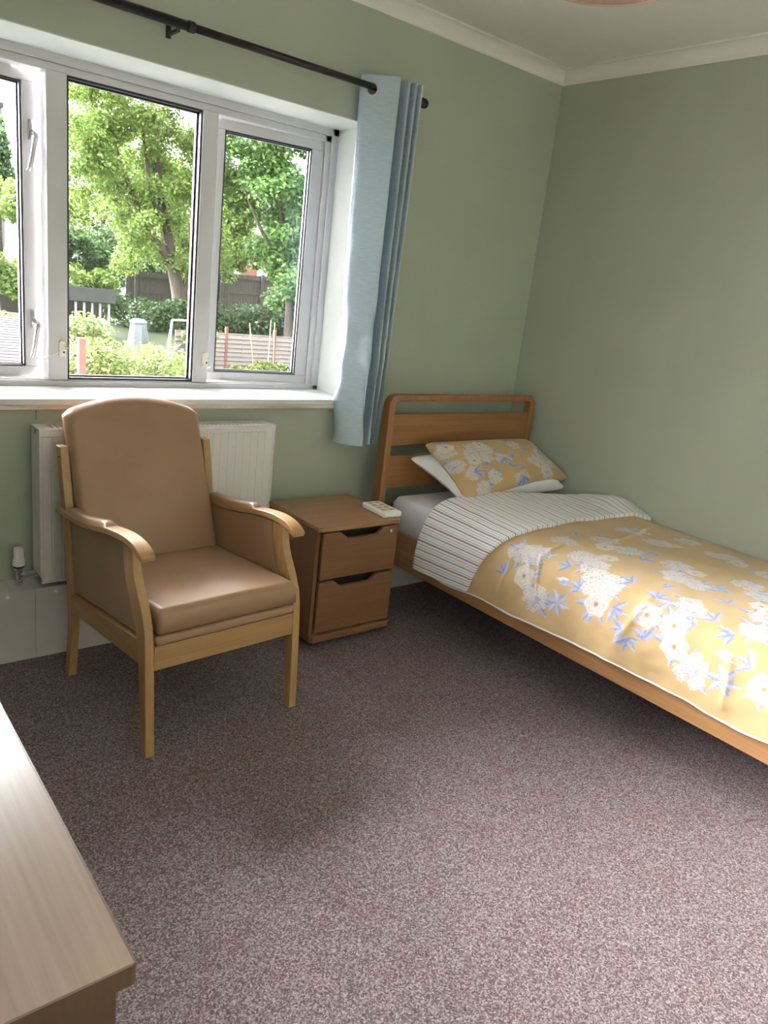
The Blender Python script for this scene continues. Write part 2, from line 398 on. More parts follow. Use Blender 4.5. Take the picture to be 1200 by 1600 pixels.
for lx, lz, end in ((-2.410, 1.134, (-2.484, .330, 1.083)), (-1.799, 1.112, (-1.768, .315, 1.066))):
    lk = MB().prism([(lx - .0125, lz - .03), (lx + .0125, lz - .03), (lx + .0125, lz + .02)] + [(lx + .0125 * math.cos(a), lz + .022 + .011 * math.sin(a)) for a in np.linspace(.1, PI - .1, 7)] + [(lx - .0125, lz + .02)], 'y', .237, .254)
    lo = obj('lock', lk, 'cream', win, bevel=.002, label='cream cable lock')
    obj('keyhole', MB().lathe([(.0042, 0), (.0042, -.0012), (0, -.0013)], (lx + .004, .237, lz - .013), 12, 'y'), 'black', lo)
    ex_ = -2.4655 if lx < -2 else -1.775
    cb = catmull([(lx + .006, .236, lz + .008), (lx + .012, .226, lz + .004), (ex_, .238, (lz + end[2]) / 2 - .006), end], 6)
    obj('cable', MB().tube(cb, .0022, 8), 'steel', lo, smooth=True)
sill = MB().prism([(WX0 - .03, -.04), (WX1 + .03, -.04), (WX1 + .03, -.0005), (WX1, -.0005), (WX1, .25), (WX0, .25), (WX0, -.0005), (WX0 - .03, -.0005)], 'z', .961, .985)
so = obj('sill', sill, 'sill', win, bevel=.004)
obj('sill_edge', MB().box(WX0 - .03, WX1 + .03, -.034, 0, .944, .961), 'silledge', win, bevel=.002, label='worn wooden edge under the sill')

fill_win = bpy.data.objects.new('fill_window', None); COL.objects.link(fill_win); fill_win['kind'] = 'structure'  # added opening out of view; its daylight fills the room
fill_win.location = (XL - .2, -3.15, 1.0); BASE['fill_window'] = Vector(fill_win.location)
def ring_x(y0, y1, z0, z1, x0, x1, t):
    return MB().box(x0, x1, y0, y1, z1 - t, z1).box(x0, x1, y0, y1, z0, z0 + t).box(x0, x1, y0, y0 + t, z0 + t, z1 - t).box(x0, x1, y1 - t, y1, z0 + t, z1 - t)
obj('frame', ring_x(fill_w[0], fill_w[1], fill_w[2], fill_w[3], XL - .25, XL - .18, .06), 'upvc', fill_win, bevel=.003)
obj('pane', MB().box(XL - .217, XL - .213, fill_w[0] + .06, fill_w[1] - .06, fill_w[2] + .06, fill_w[3] - .06), 'glass', fill_win)
obj('sill', MB().box(XL - .18, XL + .03, fill_w[0], fill_w[1], fill_w[2] - .02, fill_w[2]), 'sill', fill_win, bevel=.003)

# ------------------------------------------------------------------ radiator
R0, R1 = -2.602, -1.637
rad = thing('radiator', 'white panel radiator with slotted top under the window behind the chair', 'radiator', (-2.12, -.08, .30))
def flute(y, d):
    top, n = [], 27
    for i in range(n):
        a = R0 + .012 + (R1 - R0 - .024) * i / n; st = (R1 - R0 - .024) / n
        top += [(a, y), (a + st * .80, y), (a + st * .88, y + d), (a + st * .92, y + d)]
    top.append((R1 - .012, y))
    return top
fp = flute(-.130, .0020)
obj('front_panel', MB().prism(fp + [(R1 - .012, -.118), (R0 + .012, -.118)], 'z', .315, .862), 'rad', rad)
obj('front_panel', MB().box(R0 + .001, R1 - .001, -.1315, -.117, .862, .884).box(R0 + .003, R1 - .003, -.1295, -.117, .303, .315).box(R0 + .003, R0 + .012, -.1295, -.117, .315, .862).box(R1 - .012, R1 - .003, -.1295, -.117, .315, .862), 'rad', rad, bevel=.003)
obj('rear_panel', MB().box(R0 + .003, R1 - .003, -.044, -.032, .303, .884), 'rad', rad, bevel=.003)
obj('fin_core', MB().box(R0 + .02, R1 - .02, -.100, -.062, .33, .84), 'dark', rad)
gr = MB().box(R0, R1, -.1315, -.112, .884, .892).box(R0, R1, -.050, -.030, .884, .892).box(R0, R0 + .05, -.112, -.050, .884, .892).box(R1 - .05, R1, -.112, -.050, .884, .892)
x = R0 + .05
while x < R1 - .055:
    gr.box(x + .0085, x + .0195, -.112, -.050, .885, .8915); x += .0195
obj('top_grille', gr, 'rad', rad)
for xs in (R0, R1 - .004):
    obj('side_panel', MB().prism([(-.1315, .33), (-.030, .33), (-.030, .892), (-.055, .892), (-.068, .862), (-.088, .862), (-.1, .892), (-.1315, .892)], 'x', xs, xs + .004), 'rad', rad, bevel=.0015)
vx, vy = -2.662, -.066
vb = MB().tube([(vx, vy, .286), (vx, vy, .362)], .0105, 14).tube([(vx, vy, .330), (R0 + .02, vy, .330)], .0095, 14)
vb.lathe([(.017, 0), (.017, .016), (.012, .02)], (vx, vy, .291), 6).lathe([(.014, -.03), (.015, -.03), (.015, -.008), (.012, -.006)], (vx + .04, vy, .33), 6, 'x').lathe([(.019, 0), (.019, .012)], (vx, vy, .352), 16)
vo = obj('valve_body', vb, 'chrome', rad, label='chrome radiator valve')
hp = MB(); n = 36; pr = [(.021, .366), (.0215, .376), (.0205, .385), (.0175, .396), (.0172, .428), (.0155, .434), (0, .435)]
V = []
for r, z in pr:
    for j in range(n):
        a = 2 * PI * j / n; q = r * (1 - (.07 if (j % 4 < 2 and .39 < z < .43) else 0)); V.append((vx + q * math.cos(a), vy + q * math.sin(a), z))
F = [(i * n + j, i * n + (j + 1) % n, (i + 1) * n + (j + 1) % n, (i + 1) * n + j) for i in range(len(pr) - 1) for j in range(n)] + [tuple(range(n))[::-1]]
obj('valve_head', hp.add(V, F), 'white_plastic', vo, label='white thermostatic valve head')
obj('valve_collar', MB().lathe([(.0195, 0), (.0215, .003), (.0215, .0085), (.0, .0086)], (vx, vy, .358), 24), 'black', vo)

# ------------------------------------------------------------------ curtain pole and curtain
PZ, PY_ = 2.296, -.09
pole = thing('curtain_pole', 'dark grey metal curtain pole above the window', 'curtain pole', (-2.1, -.09, PZ))
obj('rod', MB().tube([(-3.3, PY_, PZ), (-2.07, PY_, PZ)], .0160, 20), 'pole', pole, smooth=True)
obj('rod', MB().tube([(-2.07, PY_, PZ), (-.985, PY_, PZ)], .0132, 20), 'pole', pole, smooth=True)
obj('collar', MB().lathe([(.0165, -.012), (.0185, -.012), (.0185, .01), (.0165, .01)], (-2.072, PY_, PZ), 20, 'x'), 'black', pole)
obj('end_cap', MB().lathe([(.0138, -.03), (.02, -.028), (.021, 0), (.018, .012), (0, .017)], (-.985, PY_, PZ), 20, 'x'), 'pole', pole, smooth=True)
for bx in (-2.118, -1.02, -3.22):
    b = MB().box(bx - .009, bx + .009, -.006, 0, PZ - .034, PZ + .034).box(bx - .006, bx + .006, -.09, -.004, PZ - .026, PZ - .0165)
    b.tube([(bx, -.007, PZ - .028), (bx, -.002, PZ - .028)], .005, 8)
    obj('bracket', b, 'black', pole)
cur = thing('curtain', 'pale blue satin eyelet curtain drawn back beside the window', 'curtain', (-1.15, -.09, .82))
pt = np.array([(-1.300, -.040), (-1.285, -.072), (-1.243, -.118), (-1.203, -.160), (-1.186, -.166), (-1.180, -.130), (-1.187, -.055), (-1.178, -.022), (-1.162, -.028), (-1.148, -.085), (-1.142, -.158), (-1.132, -.166), (-1.126, -.140), (-1.132, -.045), (-1.124, -.02), (-1.114, -.03), (-1.106, -.10), (-1.102, -.158), (-1.093, -.165), (-1.087, -.13), (-1.092, -.04), (-1.085, -.02), (-1.075, -.04), (-1.068, -.11), (-1.066, -.155), (-1.057, -.160), (-1.048, -.12), (-1.045, -.06), (-1.035, -.03)])
pb = pt.copy(); pb[:, 0] = pt[:, 0] + np.interp(np.arange(len(pt)), [0, 3, 6, 28], [.03, .0, .0, .005]); pb[:, 1] = pt[:, 1] * np.interp(np.arange(len(pt)), [0, 8, 14, 28], [.96, .96, .84, .70]) - .002
ct, cbm = catmull(pt, 7), catmull(pb, 7)
zs = np.r_[np.arange(2.342, 2.245, -.004), np.arange(2.245, .812, -.014), .805, .800, .797]
tt = ((2.342 - zs) / 1.545)[:, None, None]
P2 = ct[None] * (1 - tt) + cbm[None] * tt
nu = np.linspace(0, 1, P2.shape[1])[None, :]
d1 = (wav(nu * .9, zs[:, None], 3, 12, 4, 30) * .009 + wav(nu * 1.6, zs[:, None], 8, 14, 12, 60) * .016 * np.clip((1.85 - zs[:, None]) / .7, 0, 1)) * (.2 + tt[..., 0])
dy = np.gradient(P2[..., 0], axis=1); dx = np.gradient(P2[..., 1], axis=1); ln = np.hypot(dx, dy) + 1e-9
nx, ny = dx / ln, -dy / ln
first = np.clip(1 - nu / .13, 0, 1)
amp = d1 * (.35 + 1.2 * (first > 0))
P3 = np.stack([P2[..., 0] + nx * amp, P2[..., 1] + ny * amp, np.broadcast_to(zs[:, None], P2.shape[:2]) + 0 * nu], -1)
P3[..., 1] = np.minimum(P3[..., 1], -.012)
mb = MB().grid(P3)
# eyelet openings where the pole passes through
cross = []
for i in range(len(ct) - 1):
    if (ct[i, 1] + .09) * (ct[i + 1, 1] + .09) < 0:
        f = (-.09 - ct[i, 1]) / (ct[i + 1, 1] - ct[i, 1]); cross.append((ct[i] + (ct[i + 1] - ct[i]) * f, (ct[i + 1] - ct[i]) / np.linalg.norm(ct[i + 1] - ct[i])))
EZ = PZ - .0105
Vn = np.array(mb.v); keep = []
cc = np.array([c for c, _ in cross])
for f in mb.f:
    c = Vn[list(f)].mean(0)
    if c[2] > 2.24 and min(np.hypot(np.hypot(cc[:, 0] - c[0], cc[:, 1] - c[1]), c[2] - EZ)) < .0205: continue
    keep.append(f)
mb.f = keep
fab = obj('fabric', mb, 'curtain', cur, smooth=True)
sm = fab.modifiers.new('thick', 'SOLIDIFY'); sm.thickness = .0022
for c, t in cross:
    e = MB(); T = Vector((t[0], t[1], 0)); Z = Vector((0, 0, 1)); C = Vector((c[0], c[1], EZ))
    e.tube([C + (T * math.cos(a) + Z * math.sin(a)) * .0225 for a in np.linspace(0, 2 * PI, 28, endpoint=False)], .0042, 10, closed=True)
    obj('eyelet', e, 'steel', cur, smooth=True, label='metal eyelet ring')
# stitched hem
ib = np.array(P3[-4]); obj('hem', MB().tube([p + np.array([0, 0, -.002]) for p in P3[-1]], .0028, 6), 'curtain', cur, smooth=True)

# ------------------------------------------------------------------ armchair  (local: x across, y back, z up; front left foot at origin)
ch = thing('armchair', 'beech framed armchair with tan vinyl seat and tall back by the radiator', 'armchair', (-2.512, -.913, 0), math.radians(4.5), local=True)
L = dict(parent=ch, local=True)
def smooth_poly(front, back):
    f = catmull(front, 5); b = catmull(back, 5)
    return [tuple(p) for p in f] + [tuple(p) for p in b[::-1]]
fl = smooth_poly([(-.014, 0), (-.006, .15), (.004, .30), (.012, .39), (.021, .44), (.038, .48), (.063, .525), (.092, .575), (.108, .625), (.112, .668)],
                 [(.022, 0), (.036, .15), (.054, .30), (.066, .38), (.092, .44), (.126, .50), (.156, .56), (.170, .62), (.172, .668)])
bl = smooth_poly([(.600, 0), (.583, .12), (.570, .25), (.577, .36), (.598, .50), (.622, .62), (.650, .76), (.672, .855)],
                 [(.636, 0), (.620, .12), (.608, .25), (.616, .36), (.638, .50), (.661, .62), (.688, .76), (.712, .855)])
CW = .59
for x0, x1 in ((0, .031), (CW - .031, CW)):
    obj('leg', MB().prism(fl, 'x', x0, x1), 'beech_z', bevel=.004, **L)
    obj('leg', MB().prism(bl, 'x', x0, x1), 'beech_z', bevel=.004, **L)
for x0, x1 in ((.002, .029), (CW - .029, CW - .002)):
    obj('side_rail', MB().prism([(.045, .306), (.585, .268), (.585, .336), (.045, .384)], 'x', x0, x1), 'beech_y', bevel=.002, **L)
at = catmull([(.690, .637), (.60, .640), (.50, .643), (.40, .658), (.28, .682), (.17, .695), (.10, .692), (.055, .678), (.030, .662)], 6)
ab = catmull([(.700, .615), (.60, .617), (.48, .624), (.38, .640), (.28, .660), (.17, .672), (.10, .668), (.060, .656), (.036, .645)], 6)
for x0 in (-.009, CW - .039):
    a = obj('armrest', MB().prism([tuple(p) for p in at] + [tuple(p) for p in ab[::-1]], 'x', x0, x0 + .048), 'beech_y', bevel=.005, seg=3, **L)
    ys = np.linspace(.615, .285, 26); ztop = np.interp(-ys, -at[:, 0], at[:, 1])
    G = []
    for y_, z_, k in zip(ys, ztop, np.linspace(0, 1, 26)):
        h = .017 * min(1, (min(k, 1 - k) / .09) ** .5) + .001
        G.append([(x0 + .001 + .046 * u, y_, z_ + .0005 + h * max(0, 1 - abs(2 * u - 1) ** 3.5)) for u in np.linspace(0, 1, 15)])
    pad = MB().grid(np.array(G)); n0 = len(pad.v)
    obj('arm_pad', pad, 'tan_vinyl', a, smooth=True, local=True, label='padded tan vinyl arm top')
# upholstered side panels
sp = [(.170, .39), (.575, .345), (.600, .49), (.622, .612)] + [(y_, z_ - .003) for y_, z_ in ab[::-1] if .175 < y_ < .60][::-1] + [(.172, .665), (.166, .60), (.150, .54), (.12, .49), (.085, .43), (.068, .40)]
for x0, x1 in ((.012, .034), (CW - .034, CW - .012)):
    obj('side_panel', MB().prism(sp, 'x', x0, x1), 'tan_vinyl', bevel=.004, **L)
obj('front_rail', MB().box(.031, CW - .031, .008, .030, .290, .372), 'beech_x', bevel=.003, **L)
obj('back_rail', MB().box(.031, CW - .031, .575, .600, .29, .35), 'beech_x', bevel=.003, **L)
obj('seat_base', MB().box(.033, CW - .033, .001, .56, .374, .408), 'tan_vinyl', bevel=.012, seg=4, **L)
# seat cushion: soft block, higher at the front
def cushion(x0, x1, y0, y1, zb0, zb1, zt0, zt1, dome, r, nx=28, ny=28):
    u = np.linspace(0, 1, nx); v = np.linspace(0, 1, ny); U, V_ = np.meshgrid(u, v, indexing='ij')
    ed = np.minimum(np.minimum(U * (x1 - x0), (1 - U) * (x1 - x0)), np.minimum(V_ * (y1 - y0), (1 - V_) * (y1 - y0)))
    drop = np.where(ed < r, r - np.sqrt(np.maximum(r * r - (r - ed) ** 2, 0)), 0)
    X = x0 + U * (x1 - x0); Y = y0 + V_ * (y1 - y0)
    T = zt0 + (zt1 - zt0) * V_ + dome * np.sin(PI * U) * np.sin(PI * V_) - drop
    B = zb0 + (zb1 - zb0) * V_ + drop * .5
    m = MB().grid(np.stack([X, Y, T], -1)); o = len(m.v); m.grid(np.stack([X, Y, B], -1)[::-1])
    idx = np.arange(nx * ny).reshape(nx, ny); bx = idx[::-1] + o
    per = [(i, 0) for i in range(nx)] + [(nx - 1, j) for j in range(1, ny)] + [(i, ny - 1) for i in range(nx - 2, -1, -1)] + [(0, j) for j in range(ny - 2, 0, -1)]
    for k in range(len(per)):
        a, b = per[k], per[(k + 1) % len(per)]
        m.f.append((idx[a], idx[b], bx[b], bx[a]))
    return m
cu = lambda *a: np.unique(np.r_[0, .012, .03, .06, np.linspace(.1, .9, 16), .94, .97, .988, 1])
cushion_m = cushion(.036, CW - .036, -.006, .515, .411, .405, .497, .468, .012, .018, 40, 40)
obj('seat_cushion', cushion_m, 'tan_vinyl', smooth=True, **L)
# backrest: reclined slab with an arched top and soft edge
def backrest():
    nu, nv = 34, 44
    U = np.linspace(0, 1, nu)[:, None]; Vv = np.linspace(0, 1, nv)[None, :]
    x0, x1 = .034, CW - .034
    xl = x0 + (x1 - x0) * U
    ztop = .962 + .050 * (1 - (2 * U - 1) ** 2) - .012 * np.clip(np.abs(2 * U - 1) - .9, 0, 1) / .1
    zb = .425
    Z = zb + (ztop - zb) * Vv
    yf = np.interp(Z, [.40, .48, .66, .86, .97, 1.02], [.490, .513, .580, .664, .706, .724])
    W_ = x1 - x0; Hh = ztop - zb
    ed = np.minimum(np.minimum(U * W_, (1 - U) * W_) + 0 * Vv, (1 - Vv) * Hh)
    r = .024
    dr = np.where(ed < r, r - np.sqrt(np.maximum(r * r - (r - ed) ** 2, 0)), 0)
    yfr = yf + dr - .010 * np.sin(PI * U) * np.sin(PI * Vv)
    ybk = yf + .062 - dr * .7
    X = xl + 0 * Z
    m = MB().grid(np.stack([X, yfr, Z], -1)); o = len(m.v); m.grid(np.stack([X, ybk, Z], -1))
    idx = np.arange(nu * nv).reshape(nu, nv)
    per = [(i, 0) for i in range(nu)] + [(nu - 1, j) for j in range(1, nv)] + [(i, nv - 1) for i in range(nu - 2, -1, -1)] + [(0, j) for j in range(nv - 2, 0, -1)]
    for k in range(len(per)):
        a, b = per[k], per[(k + 1) % len(per)]; m.f.append((idx[a], idx[b], idx[b] + o, idx[a] + o))
    return m
obj('backrest', backrest(), 'tan_vinyl', smooth=True, **L)
for bx_, by_, bz_ in ((0, .678, .818), (0, .598, .385)):
    obj('screw_hole', MB().lathe([(.004, .0005), (.004, -.0006), (0, -.0007)], (bx_, by_, bz_), 10, 'x'), 'dark', **L)

# ------------------------------------------------------------------ bedside cabinet
cab = thing('bedside_cabinet', 'two drawer wooden bedside cabinet between the armchair and the bed', 'bedside cabinet', (-1.4275, -.33, 0))
X0, X1, Y0, Y1 = -1.643, -1.212, -.538, -.128
tp = [(X0, Y1), (X0, Y0 + .012), (X0 + .012, Y0)] + [(X0 + .012 + (X1 - X0 - .024) * t, Y0 - .006 * math.sin(PI * t)) for t in np.linspace(.1, .9, 7)] + [(X1 - .012, Y0), (X1, Y0 + .012), (X1, Y1)]
obj('top', MB().prism(tp, 'z', .531, .549), 'lam_lit', cab, bevel=.003, seg=3)
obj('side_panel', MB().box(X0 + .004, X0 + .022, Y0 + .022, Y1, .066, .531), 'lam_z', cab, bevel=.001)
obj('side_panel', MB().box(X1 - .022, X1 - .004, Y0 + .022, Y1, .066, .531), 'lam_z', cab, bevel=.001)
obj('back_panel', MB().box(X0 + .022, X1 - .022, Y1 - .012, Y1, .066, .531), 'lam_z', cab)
obj('plinth', MB().prism([(X0, Y1), (X0, Y0 + .012), (X0 + .012, Y0 - .004), (X1 - .012, Y0 - .004), (X1, Y0 + .012), (X1, Y1)], 'z', .034, .066), 'lam_x', cab, bevel=.004, seg=3)
for z0, z1 in ((.317, .522), (.075, .308)):
    xa, xb = X0 + .022, X1 - .011
    m0, m1 = -1.534, -1.306
    if z0 < .2: m0, m1 = -1.548, -1.318
    poly = [(xa, z0), (xb, z0), (xb, z1), (m1, z1), (m1 - .034, z1 - .030), (m0 + .040, z1 - .030), (m0, z1), (xa, z1)]
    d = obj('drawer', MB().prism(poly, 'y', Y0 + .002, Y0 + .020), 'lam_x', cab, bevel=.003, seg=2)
    dr = MB().box(xa + .01, xb - .02, Y0 + .07, Y1 - .02, z0 + .01, z0 + .02).box(xa + .01, xa + .02, Y0 + .02, Y1 - .02, z0 + .01, z1 - .05).box(xb - .03, xb - .02, Y0 + .02, Y1 - .02, z0 + .01, z1 - .05).box(xa + .01, xb - .02, Y0 + .06, Y0 + .07, z0 + .01, z1 + .004)
    obj('drawer_box', dr, 'dark', d)
    if z0 > .2:
        lk = obj('lock', MB().lathe([(.0095, .002), (.0095, -.002), (.0075, -.003), (.0055, -.003), (.0055, -.0005), (0, -.0005)], (-1.263, Y0 + .002, .499), 18, 'y'), 'chrome', d, label='small round silver lock')
for cx_, cy_ in ((X0 + .055, Y0 + .05), (X1 - .055, Y0 + .05), (X0 + .055, Y1 - .05), (X1 - .055, Y1 - .05)):
    obj('caster', MB().lathe([(.012, -.016), (.0165, -.013), (.0165, -.003), (.010, -.001), (.010, .001), (.0165, .003), (.0165, .013), (.012, .016)], (cx_, cy_, .0165), 18, 'x').box(cx_ - .006, cx_ + .006, cy_ - .006, cy_ + .012, .024, .036), 'black', cab)
# remote handset
rm = thing('remote_control', 'white handset with yellow buttons on top of the bedside cabinet', 'remote control', (-1.235, -.42, .549), math.radians(-2), local=True)
body = [(-.044 + .0, -.088), (.044, -.088), (.050, -.080), (.050, .078), (.042, .088), (-.042, .088), (-.050, .078), (-.050, -.080)]
obj('casing', MB().prism(body, 'z', .0, .022), 'white_plastic', rm, bevel=.006, seg=4, local=True)
M['button_yellow'] = speck('yellow_button', (.62, .44, .07), (.68, .5, .1), 30, .5)
M['button_grey'] = speck('peach_grey_button', (.62, .50, .40), (.68, .56, .46), 30, .5)
M['button_ink'] = speck('brown_button_print', (.16, .09, .06), (.2, .12, .08), 30, .6)
for i in range(4):
    for j in (-1, 1):
        y_ = .060 - .034 * i; x_ = j * .019
        yel = i == 3 or (i == 2 and False)
        bt = obj('button', MB().box(x_ - .016, x_ + .016, y_ - .014, y_ + .014, .0218, .0232), 'button_yellow' if yel else 'button_grey', rm, bevel=.001, local=True)
        rg = [(x_ + .0085 * math.cos(a), y_ + .0085 * math.sin(a), .0233) for a in np.linspace(0, 2 * PI, 16, endpoint=False)]
        obj('button_print', MB().tube(rg, .0011, 5, closed=True) if not yel else MB().box(x_ - .008, x_ + .008, y_ - .002, y_ + .002, .0231, .0235), 'button_ink', bt, local=True)

# ------------------------------------------------------------------ bed
bed = thing('single_bed', 'oak single bed frame with open slatted headboard in the corner', 'bed', (-.55, -1.2, 0))
hx0, hx1, hy0 = -1.072, -.036, -.203
def hoop():
    t, ro = .037, .052; zt = 1.037; ri = .022
    out = [(hx0, 0), (hx0, zt - ro)] + [(hx0 + ro - ro * math.cos(a), zt - ro + ro * math.sin(a)) for a in np.linspace(.2, PI / 2, 6)] + \
          [(hx1 - ro + ro * math.sin(a), zt - ro + ro * math.cos(a)) for a in np.linspace(0, PI / 2 - .2, 6)] + [(hx1, zt - ro), (hx1, 0)]
    tz = .031
    inn = [(hx0 + t, 0), (hx0 + t, zt - tz - ri)] + [(hx0 + t + ri - ri * math.cos(a), zt - tz - ri + ri * math.sin(a)) for a in np.linspace(.2, PI / 2, 6)] + \
          [(hx1 - t - ri + ri * math.sin(a), zt - tz - ri + ri * math.cos(a)) for a in np.linspace(0, PI / 2 - .2, 6)] + [(hx1 - t, zt - tz - ri), (hx1 - t, 0)]
    n = len(out); yb = lambda z: hy0 + .078 - .030 * max(0, (z - .3) / .74)
    V = [(x, hy0, z) for x, z in out] + [(x, hy0, z) for x, z in inn] + [(x, yb(z), z) for x, z in out] + [(x, yb(z), z) for x, z in inn]
    F = []
    for i in range(n - 1):
        F += [(i, i + 1, n + i + 1, n + i), (2 * n + i, 3 * n + i, 3 * n + i + 1, 2 * n + i + 1), (i, 2 * n + i, 2 * n + i + 1, i + 1), (n + i, n + i + 1, 3 * n + i + 1, 3 * n + i)]
    for e in (0, n - 1): F.append((e, n + e, 3 * n + e, 2 * n + e))
    return MB().add(V, F)
obj('headboard_frame', hoop(), 'oak_z', bed, bevel=.005, seg=3)
for z0, z1 in ((.790, .944), (.578, .738)):
    obj('headboard_panel', MB().box(hx0 + .030, hx1 - .030, hy0 + .012, hy0 + .034, z0, z1), 'oak_x', bed, bevel=.004, seg=3)
obj('headboard_panel', MB().box(hx0 + .030, hx1 - .030, hy0 + .012, hy0 + .034, .24, .43), 'oak_x', bed, bevel=.004)
obj('side_rail', MB().box(-1.030, -1.004, -2.33, hy0, .229, .396), 'oak_y', bed, bevel=.004, seg=3)
obj('side_rail', MB().box(-.10, -.074, -2.33, hy0, .229, .396), 'oak_y', bed, bevel=.004, seg=3)
obj('footboard', MB().box(-1.030, -.074, -2.365, -2.33, .229, .45), 'oak_x', bed, bevel=.006, seg=3)
for lx in (-1.035, -.13):
    obj('leg', MB().box(lx, lx + .06, -2.365, -2.305, 0, .2285), 'oak_z', bed, bevel=.004)
sb = MB().box(-1.004, -.984, -2.33, hy0, .30, .33).box(-.12, -.10, -2.33, hy0, .30, .33)
for i in range(14): sb.box(-1.0, -.104, -2.28 + i * .148, -2.21 + i * .148, .33, .345)
obj('base_slats', sb, 'oak_x', bed)
# mattress in its fitted sheet
def soft_block(x0, x1, y0, y1, z0, z1, r, nx, ny, amp, seed):
    m = cushion(x0, x1, y0, y1, z0, z0, z1, z1, 0, r, nx, ny)
    A = np.array(m.v); A[:, 2] += amp * wav(A[:, 0], A[:, 1], seed, 16, 5, 45) * (A[:, 2] > (z0 + z1) / 2)
    s = A[:, 2] < z1 - r
    m.v = [tuple(p) for p in A]
    return m
mat_ = obj('mattress', soft_block(-.986, -.092, -2.28, hy0 - .004, .346, .545, .028, 90, 120, .0016, 5), 'sheet', smooth=True)
tag(mat_, 'mattress in a white fitted sheet on the single bed', 'mattress')

# ------------------------------------------------------------------ floral print
OCHRE = np.array([.52, .35, .18]); CREAM = np.array([.62, .565, .53]); TAN = np.array([.36, .21, .12]); BLUE = np.array([.30, .32, .50]); LILAC = np.array([.50, .50, .66])
class Print:
    """colour of a cotton print sampled on a flat grid of cloth coordinates (metres)"""
    def __init__(s, u, v, seed=1):
        s.u, s.v = u, v; s.r = np.random.default_rng(seed)
        s.C = np.broadcast_to(OCHRE, (len(u), len(v), 3)).copy()
        U, V_ = np.meshgrid(u, v, indexing='ij')
        s.C *= (1 + .03 * wav(U, V_, 77, 10, 20, 90))[..., None]
    def win(s, cu, cv, R):
        a, b = np.searchsorted(s.u, [cu - R, cu + R]); c, d = np.searchsorted(s.v, [cv - R, cv + R])
        if b <= a or d <= c: return None
        U, V_ = np.meshgrid(s.u[a:b] - cu, s.v[c:d] - cv, indexing='ij')
        return (slice(a, b), slice(c, d)), U, V_
    def put(s, sl, mask, col):
        m = np.clip(mask, 0, 1)[..., None]; s.C[sl] = s.C[sl] * (1 - m) + col * m
    def rose(s, cu, cv, R=.046):
        w_ = s.win(cu, cv, R * 1.15)
        if not w_: return
        sl, U, V_ = w_; ph = s.r.random(4) * 6.28
        rr = np.hypot(U, V_) / R; th = np.arctan2(V_, U)
        edge = .93 + .08 * np.cos(6 * th + ph[0])
        mask = np.clip((edge - rr) / .06, 0, 1)
        k = rr * 3.6 + .30 * np.sin(3 * th + ph[1] + rr * 4) + .18 * np.sin(5 * th + ph[2] - rr * 6)
        ln = np.abs((k % 1) - .5) * 2
        line = np.clip((ln - .62) / .3, 0, 1) * .75
        pet = np.clip((np.abs(np.sin(2.5 * th + ph[3] + np.floor(k) * 1.7)) < .10) * 1.0, 0, 1) * (rr > .35) * .45
        col = CREAM * (1 - .0 * rr[..., None])
        col = col * (1 - line[..., None]) + (TAN * .6 + CREAM * .4) * line[..., None]
        col = col * (1 - pet[..., None]) + (TAN * .5 + LILAC * .5) * pet[..., None]
        ctr = np.clip((.22 - rr) / .1, 0, 1)[..., None]; col = col * (1 - ctr) + (TAN * .7 + OCHRE * .3) * ctr
        s.put(sl, mask, col)
    def floret(s, cu, cv, R, tint):
        w_ = s.win(cu, cv, R * 1.1)
        if not w_: return
        sl, U, V_ = w_; p = s.r.random() * 6.28
        rr = np.hypot(U, V_) / R; th = np.arctan2(V_, U)
        pe = .45 + .55 * np.abs(np.cos(2 * th + p))
        mask = np.clip((pe - rr) / .12, 0, 1) * .95
        col = tint * (.80 + .25 * np.clip(rr, 0, 1)[..., None])
        c = np.clip((.20 - rr) / .1, 0, 1)[..., None]; col = col * (1 - c) + TAN * c
        s.put(sl, mask, col)
    def hydrangea(s, cu, cv, R=.055):
        w_ = s.win(cu, cv, R)
        if not w_: return
        sl, U, V_ = w_; s.put(sl, np.clip((.86 - np.hypot(U, V_) / R) / .3, 0, 1) * .55, TAN * .35 + LILAC * .35 + CREAM * .3)
        for i in range(52):
            a = s.r.random() * 6.28; d = R * .95 * math.sqrt(s.r.random())
            t = CREAM if s.r.random() < .7 else LILAC * .45 + CREAM * .55
            s.floret(cu + d * math.cos(a), cv + d * math.sin(a), R * (.17 + .07 * s.r.random()), t)
    def leaf(s, cu, cv, L=.05, a=0., wd=.34, c=None):
        w_ = s.win(cu, cv, L)
        if not w_: return
        sl, U, V_ = w_; x = (U * math.cos(a) + V_ * math.sin(a)) / (L * .95); y = (-U * math.sin(a) + V_ * math.cos(a)) / (L * .95)
        prof_ = wd * np.clip(1 - x ** 2, 0, 1) ** .8 * (1 + .10 * np.sin(14 * x)) * (.8 + .25 * (x < .2))
        mask = np.clip((prof_ - np.abs(y)) / .05, 0, 1) * (np.abs(x) < 1)
        vein = np.clip(1 - np.abs(y) / .035, 0, 1) * .7 + .35 * (np.abs(((x + np.abs(y) * .9) * 5) % 1 - .5) < .12)
        base = BLUE if c is None else c
        col = base * (1 + .18 * np.sign(y))[..., None]; col = col * (1 - vein[..., None]) + (LILAC * .7 + CREAM * .3) * vein[..., None]
        s.put(sl, mask, col)
    def spray(s, cu, cv, n=3, L=.042, a0=None):
        a0 = s.r.random() * 6.28 if a0 is None else a0
        for i in range(n):
            a = a0 + (i - (n - 1) / 2) * .85
            s.leaf(cu + .6 * L * math.cos(a), cv + .6 * L * math.sin(a), L * (.75 + .3 * s.r.random()), a, .32)
